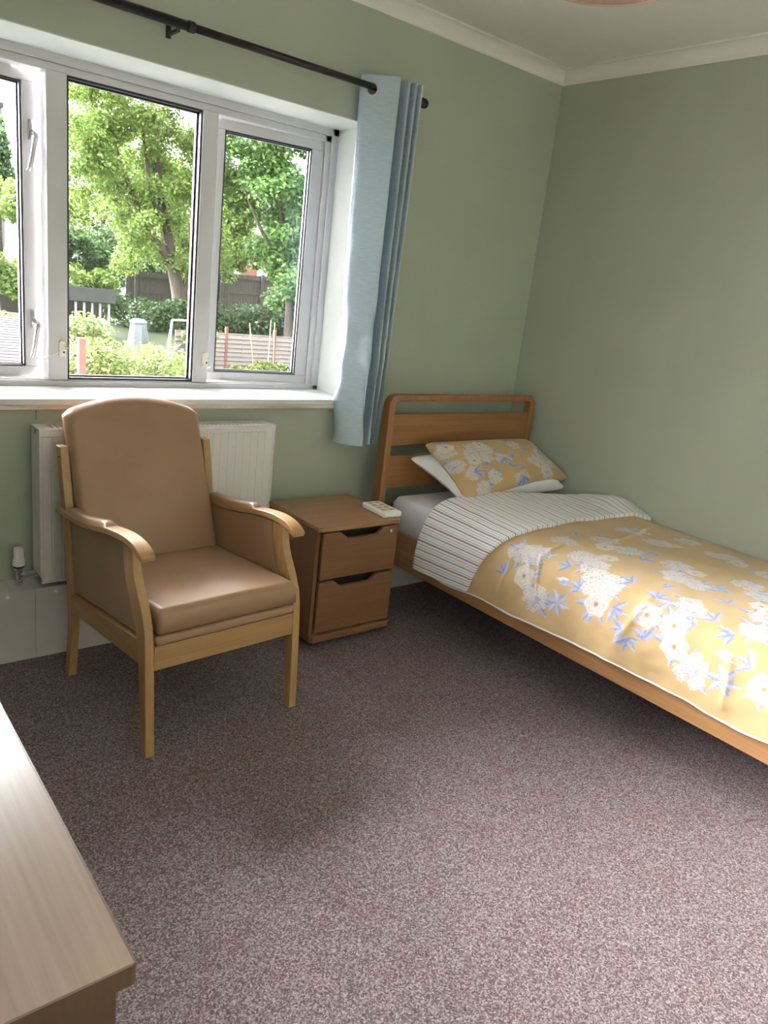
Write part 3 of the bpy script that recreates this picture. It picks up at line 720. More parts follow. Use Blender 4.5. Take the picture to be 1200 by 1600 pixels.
    def blueflower(s, cu, cv, R=.055):
        for i in range(6):
            a = i * 1.05 + .3 + s.r.random() * .3
            s.leaf(cu + .55 * R * math.cos(a), cv + .55 * R * math.sin(a), R * .52, a, .46, BLUE * .9 + LILAC * .1 if i % 2 else LILAC * .8)
    def bud(s, cu, cv, R=.03):
        s.leaf(cu + .01, cv - .03, .03, 1.57, .12)
        for a in (-.5, 0, .5): s.leaf(cu + .01 * a, cv, R, 1.57 + a * .5, .34, CREAM * .9 + LILAC * .1 if a == 0 else LILAC)
        s.leaf(cu, cv - .012, .02, 1.2, .3); s.leaf(cu, cv - .012, .02, 2.0, .3)

# duvet: cross-section from the wall to the hanging hem
prf = catmull([(-.012, .570), (-.12, .582), (-.25, .590), (-.6, .594), (-.88, .587), (-.965, .567), (-1.02, .517), (-1.047, .44), (-1.056, .37), (-1.058, .300)], 14)
sl_ = np.r_[0, np.cumsum(np.linalg.norm(np.diff(prf, axis=0), axis=1))]; SMAX = sl_[-1]
tg = np.gradient(prf, sl_, axis=0); tg /= np.linalg.norm(tg, axis=1)[:, None]; nrm = np.c_[tg[:, 1], -tg[:, 0]]
nrm *= np.sign(nrm[:, 1].sum()) if False else 1
if nrm[len(nrm) // 3, 1] < 0: nrm = -nrm
def yfold(s): # fold line of the turned back top edge
    x = np.interp(s, sl_, prf[:, 0]); t = np.clip((x + .72) / .70, 0, 1); t = t * t * (3 - 2 * t)
    return -.532 - .20 * t
def cloth(s, y, off=0):
    """point of the duvet surface at cross-section length s and bed position y, lifted by off"""
    px_ = np.interp(s, sl_, prf[:, 0]); pz = np.interp(s, sl_, prf[:, 1]); nx_ = np.interp(s, sl_, nrm[:, 0]); nz_ = np.interp(s, sl_, nrm[:, 1])
    side = np.clip((s - .93) / .30, 0, 1)
    d = .0060 * wav(s, y, 11, 16, 5, 26) + .0030 * wav(s, y, 12, 18, 30, 110)
    # pulled creases near the turned back edge and soft vertical folds on the hanging side
    d += .010 * side * np.sin(y * 13 + 1.1 * np.sin(y * 5 + 1) + s * 3) * (.4 + .6 * side)
    rd = 1 + 0 * np.abs(np.sin(9 * (s * .55 + y * .83) + 1.5 * np.sin(4 * s - 3 * y))); 
    for q0, q1, w_, h_ in (((.98, -1.05), (1.13, -1.20), .010, .008), ((.93, -1.10), (1.16, -1.23), .007, .007), ((.80, -1.12), (1.05, -1.17), .012, .006), ((1.0, -1.0), (1.2, -1.03), .012, .006), ((.35, -1.16), (.75, -1.24), .012, .007), ((.2, -1.55), (.62, -1.66), .015, .007), ((1.02, -1.95), (1.22, -2.02), .012, .009), ((.9, -1.62), (1.2, -1.60), .014, .006), ((.15, -1.1), (.4, -1.2), .010, .007)):
        vx_, vy_ = q1[0] - q0[0], q1[1] - q0[1]; l2 = vx_ * vx_ + vy_ * vy_
        tt_ = ((s - q0[0]) * vx_ + (y - q0[1]) * vy_) / l2; dd_ = ((s - q0[0]) * -vy_ + (y - q0[1]) * vx_) / math.sqrt(l2) + .012 * np.sin(tt_ * 5)
        d += h_ * np.exp(-(dd_ / w_) ** 2) * np.clip(1 - (2 * tt_ - 1) ** 2, 0, 1)
    d += 0 * np.clip(1 - rd / .16, 0, 1) * np.clip((s - .25) / .5, 0, 1) * np.clip((y + 1.65) / .5, 0, 1)
    d += .012 * np.clip(wav(s, y, 19, 8, 2.5, 6), 0, 2) * np.clip(1 - s / 1.0, 0, 1) * np.clip(s / .15, 0, 1)
    d -= .014 * np.exp(-((s - .0) / .10) ** 2)
    puff = .055 * np.exp(-((s - .06) / .17) ** 2) * np.exp(-((y + .86) / .13) ** 2)
    d = d + puff + off
    d = np.maximum(d, -.010)
    X = px_ + nx_ * d; Z = pz + nz_ * d
    Z = Z + np.where(s > 1.1, (s - 1.1) / .16 * (.016 * np.sin(y * 3.1 + .4) + .022 * np.clip((-1.95 - y) / .25, 0, 1)), 0)
    return np.minimum(X, -.006), Z
sg = np.arange(0, SMAX, .0032); yg = np.arange(-2.31, -.54, .0034)
S, Y = np.meshgrid(sg, yg, indexing='ij')
yf_ = yfold(S); Yw = -2.31 + (Y + 2.31) / (-.54 + 2.31) * (yf_ + .004 + 2.31)
Xc, Zc = cloth(S, Yw)
pd = Print(sg, yg, 4)
clusters = dict(
  rose=[(1.027, -1.659), (1.023, -1.761), (1.089, -1.791), (1.067, -1.465), (1.085, -1.124), (1.092, -2.098)],
  hyd=[(.981, -1.413), (.984, -1.463), (.992, -1.05), (.975, -1.122), (.914, -1.764), (.898, -1.986), (1.15, -1.206), (1.14, -1.869), (.623, -1.188), (.641, -1.319), (.399, -1.264), (.358, -1.086), (.727, -1.589), (.734, -1.669), (.616, -1.522), (.279, -1.448), (.25, -1.492), (.308, -1.699), (.596, -1.842), (.873, -1.281), (.787, -1.944), (.913, -1.362)],
  leaf=[(.95, -1.653), (.982, -1.815), (1.107, -1.686), (1.136, -1.621), (.964, -1.937), (1.037, -1.378), (.916, -1.531), (.961, -1.279), (1.105, -1.025), (.977, -1.165), (1.04, -2.039), (.69, -1.427), (.676, -1.075), (.602, -1.513), (.869, -1.632), (.676, -1.711), (.781, -1.828), (.681, -1.775), (.553, -1.387), (.306, -1.638), (.932, -1.863), (1.105, -1.598), (1.058, -1.537)],
  blue=[(1.127, -1.305), (1.125, -1.976)], bud=[(1.038, -1.29), (1.046, -1.949)])
for c in clusters['leaf']: pd.spray(*c, n=2 + int(pd.r.random() * 2.4), L=.040)
for c in clusters['hyd'] + clusters['rose']: pd.spray(*c, n=2, L=.060); pd.spray(*c, n=2, L=.056)
for c in clusters['hyd']: pd.hydrangea(*c, R=.052 + .014 * pd.r.random())
for c in clusters['rose']: pd.rose(*c, R=.054)
for c in ((.52, -1.75), (.80, -1.12), (.22, -1.25), (.50, -2.0), (.75, -2.1), (.15, -1.7)): pd.spray(*c, n=3, L=.05); pd.hydrangea(*c, R=.055)
for c in ((.70, -1.25), (.36, -1.30), (.62, -1.60), (.30, -1.56), (.70, -1.90), (.33, -1.9), (.80, -1.34)): pd.rose(*c, R=.044)
for c in clusters['blue']: pd.blueflower(*c)
for c in clusters['bud']: pd.bud(*c)
P = np.stack([Xc, Yw, Zc], -1)
dv = obj('duvet', MB().grid(P), 'floral', smooth=True, colors=pd.C.reshape(-1, 3))
tag(dv, 'ochre floral duvet with its striped edge turned back on the bed', 'duvet')
# striped underside showing along the hem, and the turned back flap
ys = np.arange(-2.31, -.56, .02); hem = []
for y_ in ys:
    xx, zz = cloth(np.array(SMAX - .001), np.array(y_)); hem.append((float(xx) + .003, y_, float(zz) - .003 + .004 * math.sin(y_ * 19)))
obj('hem', MB().tube(hem, .0045, 8), 'sheet', dv, smooth=True, uv=None, label='white seam of the duvet hem')
sf = np.arange(.0, SMAX - .004, .0055); q = np.r_[np.linspace(-.5, 0, 8)[:-1], np.linspace(0, 1, 58), 1.012]
Sf, Q = np.meshgrid(sf, q, indexing='ij')
_h = catmull([(0, -1.02), (.25, -.985), (.5, -.957), (.75, -.962), (.90, -.960), (1.0, -.935), (1.12, -.880), (SMAX, -.832)], 10)
yhem = np.interp(Sf, _h[:, 0], _h[:, 1])
yfl = yfold(Sf)
rad_ = .016
ang = np.where(Q < 0, (Q + .5) / .5 * PI, PI)
Yq = np.where(Q < 0, yfl + rad_ * np.sin(ang), yfl + (yhem - yfl) * np.clip(Q, 0, 1))
offq = np.where(Q < 0, rad_ - rad_ * np.cos(ang), 2 * rad_ - (2 * rad_ - .016) * np.clip(Q, 0, 1) ** .7) + .004 * wav(Sf * 1.0, Yq, 31, 12, 8, 40) * (Q > 0) * np.clip(Q * 6, 0, 1)
offq = np.where(Q > 1.001, .001, offq)
Xq, Zq = cloth(Sf, Yq, offq)
flap = obj('turned_back_edge', MB().grid(np.stack([Xq, Yq, Zq], -1)), 'stripe', dv, smooth=True, uv=np.stack([Sf, Q], -1).reshape(-1, 2), label='blue and tan striped underside of the duvet, folded over')

# ------------------------------------------------------------------ pillows
def pillow(TL, TR, BR, BL, th, nu, nv, seed, sag=.0):
    TL, TR, BR, BL = [np.array(p, float) for p in (TL, TR, BR, BL)]
    u = np.linspace(0, 1, nu)[:, None, None]; v = np.linspace(0, 1, nv)[None, :, None]
    a, b = 2 * u - 1, 2 * v - 1
    uu = u - .035 * a * (1 - b * b) * 1.0; vv = v - .045 * b * (1 - a * a)
    cr = (np.abs(a) * np.abs(b)) ** 14
    uu = uu - .022 * np.sign(a) * cr; vv = vv - .030 * np.sign(b) * cr
    B = (TL * (1 - uu) + TR * uu) * (1 - vv) + (BL * (1 - uu) + BR * uu) * vv
    n = np.cross(TR - TL, BL - TL); n = -n / np.linalg.norm(n)
    if n[2] < 0: n = -n
    h = np.clip((1 - np.abs(a) ** 3.2) * (1 - np.abs(b) ** 3.2), 0, 1) ** .5
    U = u[..., 0] * np.ones_like(v[..., 0]); V_ = v[..., 0] * np.ones_like(u[..., 0])
    wr = (.0035 * wav(U * .7, V_ * .5, seed, 14, 10, 60) + .005 * wav(U * .7, V_ * .5, seed + 1, 8, 5, 14))[..., None]
    Pf = B + n * (h * (th + wr) - sag * (1 - h) * .2); Pb = B - n * h * th * .75
    return Pf, Pb
def pillow_mesh(Pf, Pb):
    m = MB().grid(Pf); m.grid(Pb[::-1]); return m
Pf, Pb = pillow((-.965, -.245, .745), (-.16, -.240, .745), (-.07, -.535, .600), (-.845, -.545, .588), .070, 70, 50, 21)
pw = obj('pillow', pillow_mesh(Pf, Pb), 'pillow_white', smooth=True)
tag(pw, 'plain white pillow under the floral pillow', 'pillow')
Pf, Pb = pillow((-.915, -.285, .822), (-.165, -.285, .812), (-.018, -.500, .640), (-.845, -.565, .600), .085, 210, 130, 25)
us, vs = np.linspace(0, .72, 210), np.linspace(0, .44, 130)
pp = Print(us, vs, 9)
for c in ((.05, .05, 3), (.18, .27, 3), (.28, .17, 2), (.30, .30, 2), (.62, .10, 3), (.43, .06, 2), (.66, .33, 2), (.10, .18, 2), (.40, .33, 2), (.52, .16, 3)): pp.spray(c[0], c[1], c[2], .036)
for c in ((.13, .17), (.20, .21), (.17, .12), (.50, .30), (.56, .26), (.40, .05), (.33, .03), (.60, .33), (.03, .12), (.24, .15), (.46, .12)): pp.hydrangea(*c, R=.045)
for c in ((.12, .22), (.53, .33), (.23, .10), (.05, .08)): pp.rose(*c, R=.042)
for c in ((.30, .24), (.08, .30), (.62, .22), (.36, .40), (.68, .05)): pp.hydrangea(*c, R=.05); pp.spray(*c, 3, .05)
for c in ((.18, .36), (.55, .40), (.02, .22), (.70, .28), (.10, .41)): pp.spray(*c, 3, .05); pp.hydrangea(*c, R=.045)
pp.bud(.38, .22); pp.spray(.38, .24, 3, .03)
colr = np.concatenate([pp.C.reshape(-1, 3), pp.C[::-1].reshape(-1, 3)])
pf_ = obj('pillow', pillow_mesh(Pf, Pb), 'floral', smooth=True, colors=colr)
tag(pf_, 'ochre floral pillow propped against the headboard', 'pillow')

# ------------------------------------------------------------------ chest in the foreground
cx0, cx1, cy0, cy1 = XL + .005, -3.078, -2.279, -1.16
chest = thing('chest', 'pale brown laminate top chest in the near left corner', 'chest', ((cx0 + cx1) / 2, (cy0 + cy1) / 2, 0))
obj('top', MB().box(cx0, cx1 - .0029, cy0 + .0029, cy1, .7225, .750), 'chest_top', chest, bevel=.0006, seg=2)
obj('shaded_edge', MB().prism([(cx0, cy0), (cx1 - .008, cy0), (cx1 - .002, cy0 + .002), (cx1, cy0 + .008), (cx1, cy1), (cx1 - .0029, cy1), (cx1 - .0029, cy0 + .0029), (cx0, cy0 + .0029)], 'z', .722, .7496), 'chest_side', chest, label='brown edge of the chest top, darkened by painted shade')  # brown edge strip with its back-lit shade put into the colour
obj('side_panel', MB().box(cx0 + .01, cx1 - .018, cy0 + .016, cy0 + .036, 0, .722), 'chest_side', chest, bevel=.001)
obj('side_panel', MB().box(cx0 + .01, cx1 - .018, cy1 - .036, cy1 - .016, 0, .722), 'chest_side', chest, bevel=.001)
obj('back_panel', MB().box(cx0 + .01, cx0 + .02, cy0 + .036, cy1 - .036, 0, .722), 'chest_side', chest)
for k in range(3):
    obj('drawer', MB().box(cx1 - .04, cx1 - .02, cy0 + .039, cy1 - .039, .075 + .214 * k, .283 + .214 * k), 'chest_side', chest, bevel=.002)
obj('plinth', MB().box(cx0 + .02, cx1 - .05, cy0 + .036, cy1 - .036, 0, .07), 'chest_side', chest)

# ------------------------------------------------------------------ pendant lamp
lc = Vector((-1.53, -1.43, 2.345))
lamp = thing('pendant_lamp', 'round peach drum lampshade hanging from the ceiling', 'pendant lamp', lc)
R_ = .198
obj('lamp_shade', MB().lathe([(R_, .005), (R_, .215), (R_ - .0025, .215), (R_ - .0025, .005), (R_, .005)], lc, 64), 'shade', lamp)
for h in (.0, .213):
    obj('rim', MB().tube([(lc.x + R_ * math.cos(a), lc.y + R_ * math.sin(a), lc.z + h + .003) for a in np.linspace(0, 2 * PI, 64, endpoint=False)], .0042, 8, closed=True), 'shade', lamp, smooth=True)
obj('diffuser', MB().lathe([(0, .014), (R_ - .004, .014), (R_ - .004, .016), (0, .016)], lc, 64), 'shade', lamp)
sp_ = MB()
for k in range(3):
    a = k * 2 * PI / 3 + .4; sp_.tube([(lc.x + .02 * math.cos(a), lc.y + .02 * math.sin(a), lc.z + .19), (lc.x + R_ * math.cos(a), lc.y + R_ * math.sin(a), lc.z + .19)], .002, 6)
obj('spider', sp_, 'white_plastic', lamp)
obj('bulb', MB().lathe([(.013, .17), (.014, .15), (.028, .11), (.030, .095), (.022, .074), (0, .066)], lc, 20), 'white_plastic', lamp, smooth=True)
obj('cord', MB().tube([(lc.x, lc.y, lc.z + .17), (lc.x, lc.y, ZC - .03)], .0035, 8), 'white_plastic', lamp)
obj('ceiling_rose', MB().lathe([(.045, 0), (.042, -.014), (.012, -.03), (0, -.031)], (lc.x, lc.y, ZC), 24), 'white_plastic', lamp, smooth=True)

# ------------------------------------------------------------------ garden
gy = np.r_[.4, np.linspace(2, 18, 9), np.linspace(19, 27, 9), 40, 70]
gz = np.interp(gy, [.4, 4, 18, 25, 27, 70], [-1.25, -1.6, -2.0, -.75, -.5, -.4])
gx = np.linspace(-12, 45, 30)
GX, GY = np.meshgrid(gx, gy, indexing='ij')
G = np.stack([GX, GY, np.interp(GY, gy, gz) + .06 * wav(GX, GY, 5, 8, .4, 2)], -1)
struct('ground', MB().grid(G), 'soil', smooth=True)
struct('bounce_slab', MB().box(-9, 6, .36, 5.2, -1.6, -1.30), 'bounce')  # added pale slab, unseen below the sill, bounces daylight indoors
def gz_at(y): return float(np.interp(y, gy, gz))
def leaves(name, clumps, n, size, cols, parent, seed, up=.5, shell=.35, lab=None):
    """leaf cards (each a small folded blade) scattered through overlapping clumps (x,y,z,rx,ry,rz)"""
    r = np.random.default_rng(seed); C = np.array(clumps, float)
    vol = (C[:, 3] * C[:, 4] * C[:, 5]) ** .67; pick = r.choice(len(C), n, p=vol / vol.sum())
    d = r.normal(size=(n, 3)); d /= np.linalg.norm(d, axis=1)[:, None]
    rad2 = 1 - shell * r.random(n) ** 1.2
    rad2 *= 1 + .10 * np.sin(d[:, 0] * 9 + pick) * np.sin(d[:, 2] * 8 + 2 * pick)
    c = C[pick, :3] + d * rad2[:, None] * C[pick, 3:6]
    nn = d * .5 + r.normal(size=(n, 3)) * .6 + np.array([0, -.1, up]); nn /= np.linalg.norm(nn, axis=1)[:, None]
    t = np.cross(nn, r.normal(size=(n, 3))); t /= np.linalg.norm(t, axis=1)[:, None] + 1e-9
    b = np.cross(nn, t); L = size * (.6 + .8 * r.random(n))[:, None]
    V = np.stack([c - t * L * .5, c + b * L * .30 + nn * L * .06, c + t * L * .5, c - b * L * .30 + nn * L * .06], 1).reshape(-1, 3)
    F = np.arange(4 * n).reshape(n, 4)
    me = bpy.data.meshes.new(name); me.from_pydata(V.tolist(), [], F.tolist()); me.update()
    k = r.random(n)[:, None]; k2 = r.random(n)[:, None]
    A, B_, D_ = [np.array(q) * .85 for q in cols]
    col = A * (1 - k) + B_ * k; col = np.where(k2 > .86, D_ + 0 * col, col)
    at_ = me.color_attributes.new('Col', 'FLOAT_COLOR', 'POINT')
    at_.data.foreach_set('color', np.c_[np.repeat(col, 4, 0), np.ones(4 * n)].astype(np.float32).ravel())
    me.materials.append(M['leaf'])
    if parent: 
        off = BASE[parent.name]; me.transform(Matrix.Translation(-off))
    o = bpy.data.objects.new(name, me); COL.objects.link(o); o.parent = parent
    BASE[o.name] = BASE[parent.name] if parent else Vector((0, 0, 0))
    return o
def clump_cloud(x0, x1, y0, y1, z0, z1, n, r0, r1, seed, shape=None):
    r = np.random.default_rng(seed); out = []
    while len(out) < n:
        x, y, z = x0 + (x1 - x0) * r.random(), y0 + (y1 - y0) * r.random(), z0 + (z1 - z0) * r.random()
        if shape and not shape(x, z): continue
        q = r0 + (r1 - r0) * r.random(); out.append((x, y, z, q * 1.15, q, q * .8))
    return out
GRN = [(.075, .125, .022), (.14, .21, .04), (.21, .27, .055)]
GRN2 = [(.050, .115, .028), (.105, .20, .045), (.17, .27, .07)]
DRK = [(.018, .042, .012), (.040, .080, .022), (.06, .11, .03)]
YEL = [(.050, .085, .015), (.105, .130, .026), (.18, .16, .038)]
# the big tree
tr = thing('garden_tree', 'large pale green tree with forked trunk beyond the middle pane', 'tree', (9.43, 25.5, gz_at(25.5)))
tk = MB().tube(catmull([(9.43, 25.5, -.75), (9.42, 25.5, -.2), (9.33, 25.5, .45), (9.1, 25.5, 1.3), (8.85, 25.5, 2.4), (8.5, 25.6, 4.0), (8.3, 25.6, 6)], 4), np.linspace(.36, .09, 25), 10)
tk.tube(catmull([(9.4, 25.5, .1), (9.75, 25.4, 1.2), (10.0, 25.5, 2.6), (10.1, 25.6, 5)], 4), np.linspace(.2, .05, 13), 8)
tk.tube(catmull([(9.05, 25.5, 1.5), (8.0, 25.3, 2.6), (7.2, 25.4, 4.2), (6.6, 25.5, 5.8)], 4), np.linspace(.16, .04, 13), 8)
tk.tube(catmull([(8.8, 25.5, 2.5), (8.0, 25.2, 4.0), (7.6, 25.3, 6.5)], 4), np.linspace(.12, .04, 9), 8)
obj('trunk', tk, 'trunk', tr, smooth=True)
inside = lambda x, z: z > 1.15 + .35 * abs(x - 8.3) ** .9 * (1 if x < 8.3 else .5) - .0
big = clump_cloud(4.6, 11.3, 24.0, 27.0, .9, 9.2, 230, .34, .72, 41, lambda x, z: (z > 2.6 if x < 6.5 else z > 1.15) and not (9.0 < x < 9.9 and z < 1.5))
leaves('crown', big, 92000, .125, GRN, tr, 42, .7, .8)
# tree on the right
t2 = thing('garden_tree', 'broad leafed tree on the right beyond the open light', 'tree', (12.6, 23.2, gz_at(23.2)))
obj('trunk', MB().tube(catmull([(12.9, 23.2, gz_at(23.2) - .1), (12.8, 23.2, .8), (12.4, 23.2, 2.5), (12.0, 23.2, 5)], 4), np.linspace(.2, .06, 13), 10).tube(catmull([(12.6, 23.2, 1.8), (11.4, 23.1, 3.0), (10.4, 23.1, 4.6)], 4), np.linspace(.1, .03, 9), 8), 'trunk', t2, smooth=True)
cl2 = clump_cloud(10.0, 15.2, 22.2, 24.4, .1, 7.4, 120, .35, .72, 51, lambda x, z: (z > 4.9 or x > 11.6 - .0 or (z > 3.2 and x > 10.8)) and z > 2.6 - 1.0 * (x - 10.6))
leaves('crown', cl2, 34000, .18, GRN2, t2, 52, .8, .7)
# tree at the left light
t3 = thing('garden_tree', 'bushy light green tree seen through the left light', 'tree', (2.0, 21.2, gz_at(21.2)))
obj('trunk', MB().tube([(1.9, 21.2, gz_at(21.2) - .1), (1.9, 21.2, 2.4)], [.15, .06], 8), 'trunk', t3, smooth=True)
cl3 = clump_cloud(.4, 3.0, 20.4, 22, .35, 3.0, 34, .35, .65, 61)
leaves('crown', cl3, 22000, .13, GRN, t3, 62, .7, .5)
# trees further back, each its own
for q, (tx, ty, w_, zt, lab_) in enumerate(((9.2, 33.5, 1.9, 7.2, 'hazy tree behind the left side of the large garden tree'), (12.4, 34.5, 1.8, 6.6, 'hazy tree behind the trunk of the large garden tree'), (15.6, 34, 1.6, 5.0, 'hazy tree behind the second mullion of the window'))):
    tb = thing('garden_tree', lab_, 'tree', (tx, ty, gz_at(ty)))
    obj('trunk', MB().tube([(tx, ty, gz_at(ty) - .1), (tx, ty, zt * .6)], [.2, .08], 8), 'trunk', tb, smooth=True)
    leaves('crown', clump_cloud(tx - w_, tx + w_, ty - 1, ty + 1, 1.6, zt, 46, .45, .8, 91 + q, lambda x, z: abs(x - tx) < w_ * (1.12 - .5 * z / zt)), 15000, .19, GRN, tb, 95 + q, .7, .8)
# conifer further back
t4 = thing('conifer', 'dark conifer standing against the sky in the left light', 'tree', (6.55, 40, gz_at(40)))
obj('trunk', MB().tube([(6.4, 40, -.6), (6.4, 40, 6.6)], [.2, .04], 8), 'trunk', t4, smooth=True)
leaves('crown', [(6.4, 40, z_, 1.15 * (7.4 - z_) / 4 + .15, 1.0, .42) for z_ in np.arange(3.6, 7.1, .42)], 5000, .22, DRK, t4, 63, .2, .8)
# shrubs
def shrub(label, clumps, n, size, cols, seed, group=None):
    c = np.array(clumps); ctr = (float(c[:, 0].mean()), float(c[:, 1].mean()), gz_at(float(c[:, 1].mean())))
    s = thing('shrub', label, 'shrub', ctr, group=group)
    leaves('foliage', clumps, n, size, cols, s, seed, .8, .6)
    for i in range(min(9, len(clumps))):
        st = MB(); p = clumps[i]; st.tube([(ctr[0] + (p[0] - ctr[0]) * .5, p[1], gz_at(p[1]) - .05), (p[0], p[1], p[2])], [.02, .008], 6)
        obj('stem', st, 'trunk', s, smooth=True)
    return s
shrub('dark green shrub beside the slate roof in the middle pane', clump_cloud(4.0, 5.7, 23.6, 24.4, .75, 2.2, 12, .3, .5, 71, lambda x, z: z < 2.6 - .5 * (x - 4)), 4200, .15, DRK, 72)
shrub('small leafy shrub below the slate roof at the left of the middle pane', clump_cloud(4.0, 6.0, 22.9, 23.6, .62, 1.0, 9, .22, .36, 73), 2600, .13, GRN, 74)
shrub('dark hedge rising behind the back fence', clump_cloud(7.9, 13.6, 30.6, 31.6, .1, 2.3, 36, .5, .8, 101), 11000, .17, DRK, 102)
shrub('ivy covered bank below the dark back fence', clump_cloud(6.2, 15.2, 24.2, 25.0, -1.0, .15, 64, .35, .6, 75, lambda x, z: z < .2), 15000, .15, DRK, 76)
shrub('yellow green bush filling the foot of the middle pane', clump_cloud(-.9, 1.1, 6.3, 8.2, -.6, .35, 46, .26, .42, 81, lambda x, z: z < .36 - .10 * abs(x)), 24000, .060, YEL, 82)
shrub('low yellow bush in front of the panel fence', clump_cloud(1.15, 2.6, 7.6, 8.6, -.8, -.05, 16, .2, .36, 83, lambda x, z: z < .28 - .42 * (x - .8)), 7000, .060, YEL, 84)
shrub('yellow leaved shrub above the ridged shed roof', clump_cloud(.2, 2.4, 13.0, 14.0, -.9, .05, 18, .3, .5, 85), 6000, .10, YEL, 86)
shrub('tuft of leaves beside the white climbing frame', clump_cloud(6.9, 8.1, 19.2, 19.7, -1.0, -.45, 9, .18, .3, 87), 2200, .09, YEL, 88)
shrub('straggly grass clump at the foot of the panel fence', clump_cloud(8.2, 11.4, 19.0, 19.6, -1.7, -1.4, 14, .2, .32, 89), 4200, .11, YEL, 90)
# near shed roof, ridged
sh = thing('garden_shed', 'shed with pale ridged roof at the bottom of the left light', 'shed', (-1.64, 3.1, 0), math.radians(-14), local=True)
rd = []
k = 22
for i in range(k):
    ya, yb2 = 2.5 * i / k, 2.5 * (i + 1) / k; za, zb_ = .565 + .255 * i / k, .565 + .255 * (i + 1) / k
    rd += [(ya, za), (ya + (yb2 - ya) * .78, zb_ - .002), (ya + (yb2 - ya) * .82, zb_ - .026), (yb2, zb_ - .024)]
obj('roof', MB().prism(rd + [(2.5, .74), (0, .49)], 'x', -3.0, 0), 'shed_roof', sh, local=True)
obj('wall', MB().box(-2.85, -.15, .2, 2.3, -1.75, .50), 'fence_dark', sh, local=True)
# panel fence
def panel_fence(x0, x1, y, zb, zt, post, name_label):
    f = thing('panel_fence', name_label, 'fence', ((x0 + x1) / 2, y, zb)); 
    xs = np.arange(x0, x1 + .01, post)
    for a, b in zip(xs[:-1], xs[1:]):
        m = MB(); h = zt - zb; nb = 11
        for i in range(nb):
            z_ = zb + h * i / nb; m.prism([(y, z_), (y - .040, z_), (y - .010, z_ + h / nb * .98), (y + .004, z_ + h / nb * .98)], 'x', a + .045, b - .045)
        m.box(a + .045, b - .045, y - .022, y + .012, zt, zt + .035)
        for t in (.33, .66): m.box(a + post * t - .02, a + post * t + .02, y - .03, y - .018, zb, zt)
        obj('panel', m, 'fence_pale', f)
    for x_ in xs[1:]: obj('post', MB().box(x_ - .045, x_ + .045, y - .05, y + .05, zb - .3, zt + .23), 'fence_post', f, bevel=.008, label='red brown post')
    return f
panel_fence(6.76, 14.1, 20.0, -2.0, -.46, 1.80, 'pale horizontal board fence with red posts beyond the right light')
rp = obj('post', MB().box(-.54, -.46, 5.96, 6.04, -1.8, .60), 'fence_post', bevel=.006); rp.name = 'timber_post'
tag(rp, 'short red timber post standing in the yellow bush', 'post')
for i, (a, b) in enumerate((((9.16, -.03), (9.46, -1.75)), ((9.93, .12), (9.9, -1.75)), ((10.06, .05), (10.1, -1.75)))):
    cn = obj('garden_cane', MB().tube([(a[0], 19.6 - .03 * i, a[1]), (b[0], 19.55 - .03 * i, b[1] - .2)], .017, 6), 'cane')
    tag(cn, ['leaning bamboo cane at the middle of a fence panel', 'tall bamboo cane left of the right hand red post', 'bamboo cane close beside the right hand red post'][i], 'cane', 'bamboo canes by the fence')
# dark back fence, close boarded
def board_fence(pts, y, label, posts):
    f = thing('board_fence', label, 'fence', ((pts[0][0] + pts[-1][0]) / 2, y, gz_at(y)))
    m = MB(); x0, x1 = pts[0][0], pts[-1][0]; n = int((x1 - x0) / .13)
    for i in range(n):
        x_ = x0 + (x1 - x0) * i / n; zt = float(np.interp(x_, [p[0] for p in pts], [p[1] for p in pts]))
        m.box(x_, x_ + (x1 - x0) / n * .92, y, y + .03 + .012 * (i % 2), gz_at(y) - .1, zt)
    obj('boards', m, 'fence_dark', f)
    for dz in (.12, .75):
        r = MB(); r.prism([(pts[0][0], pts[0][1] - dz), (pts[-1][0], pts[-1][1] - dz), (pts[-1][0], pts[-1][1] - dz - .08), (pts[0][0], pts[0][1] - dz - .08)], 'y', y - .04, y)
        obj('rail', r, 'fence_dark', f)
    for x_ in posts: obj('post', MB().box(x_ - .06, x_ + .06, y - .1, y - .001, gz_at(y) - .2, float(np.interp(x_, [p[0] for p in pts], [p[1] for p in pts])) + .06), 'fence_dark', f)
board_fence([(8.6, 1.08), (12.4, 1.10)], 29.0, 'dark close boarded fence behind the big tree', (9.0, 10.8, 12.3))
board_fence([(12.5, 1.38), (17.5, 1.52)], 29.2, 'taller dark fence seen through the right light', (12.95, 15.0, 17.0))
board_fence([(2.9, .42), (3.75, .30)], 24.0, 'short dark fence end at the edge of the left light', (3.0,))
# open shelter with dark roof and pale posts
st = thing('garden_shelter', 'low dark roofed shelter with pale posts at the left of the middle pane', 'shelter', (4.5, 22.9, gz_at(22.5)))
obj('roof', MB().prism([(22.3, .10), (22.34, .14), (23.6, .56), (23.6, .48), (22.35, .06)], 'x', 2.6, 5.75), 'roof_dark', st)
obj('fascia', MB().box(2.6, 5.75, 22.28, 22.31, .09, .52), 'roof_dark', st)
for x_ in (3.6, 4.08, 4.56, 4.82, 5.07, 5.32, 5.60):
    obj('post', MB().box(x_ - .03, x_ + .03, 22.4, 22.46, gz_at(22.4), .09), 'white_wood', st)
obj('back_wall', MB().box(2.6, 5.75, 23.4, 23.46, gz_at(23.4) - .1, .45), 'fence_dark', st)
obj('low_wall', MB().box(2.6, 5.5, 22.48, 22.52, gz_at(22.4) - .2, -.42), 'white_wood', st)
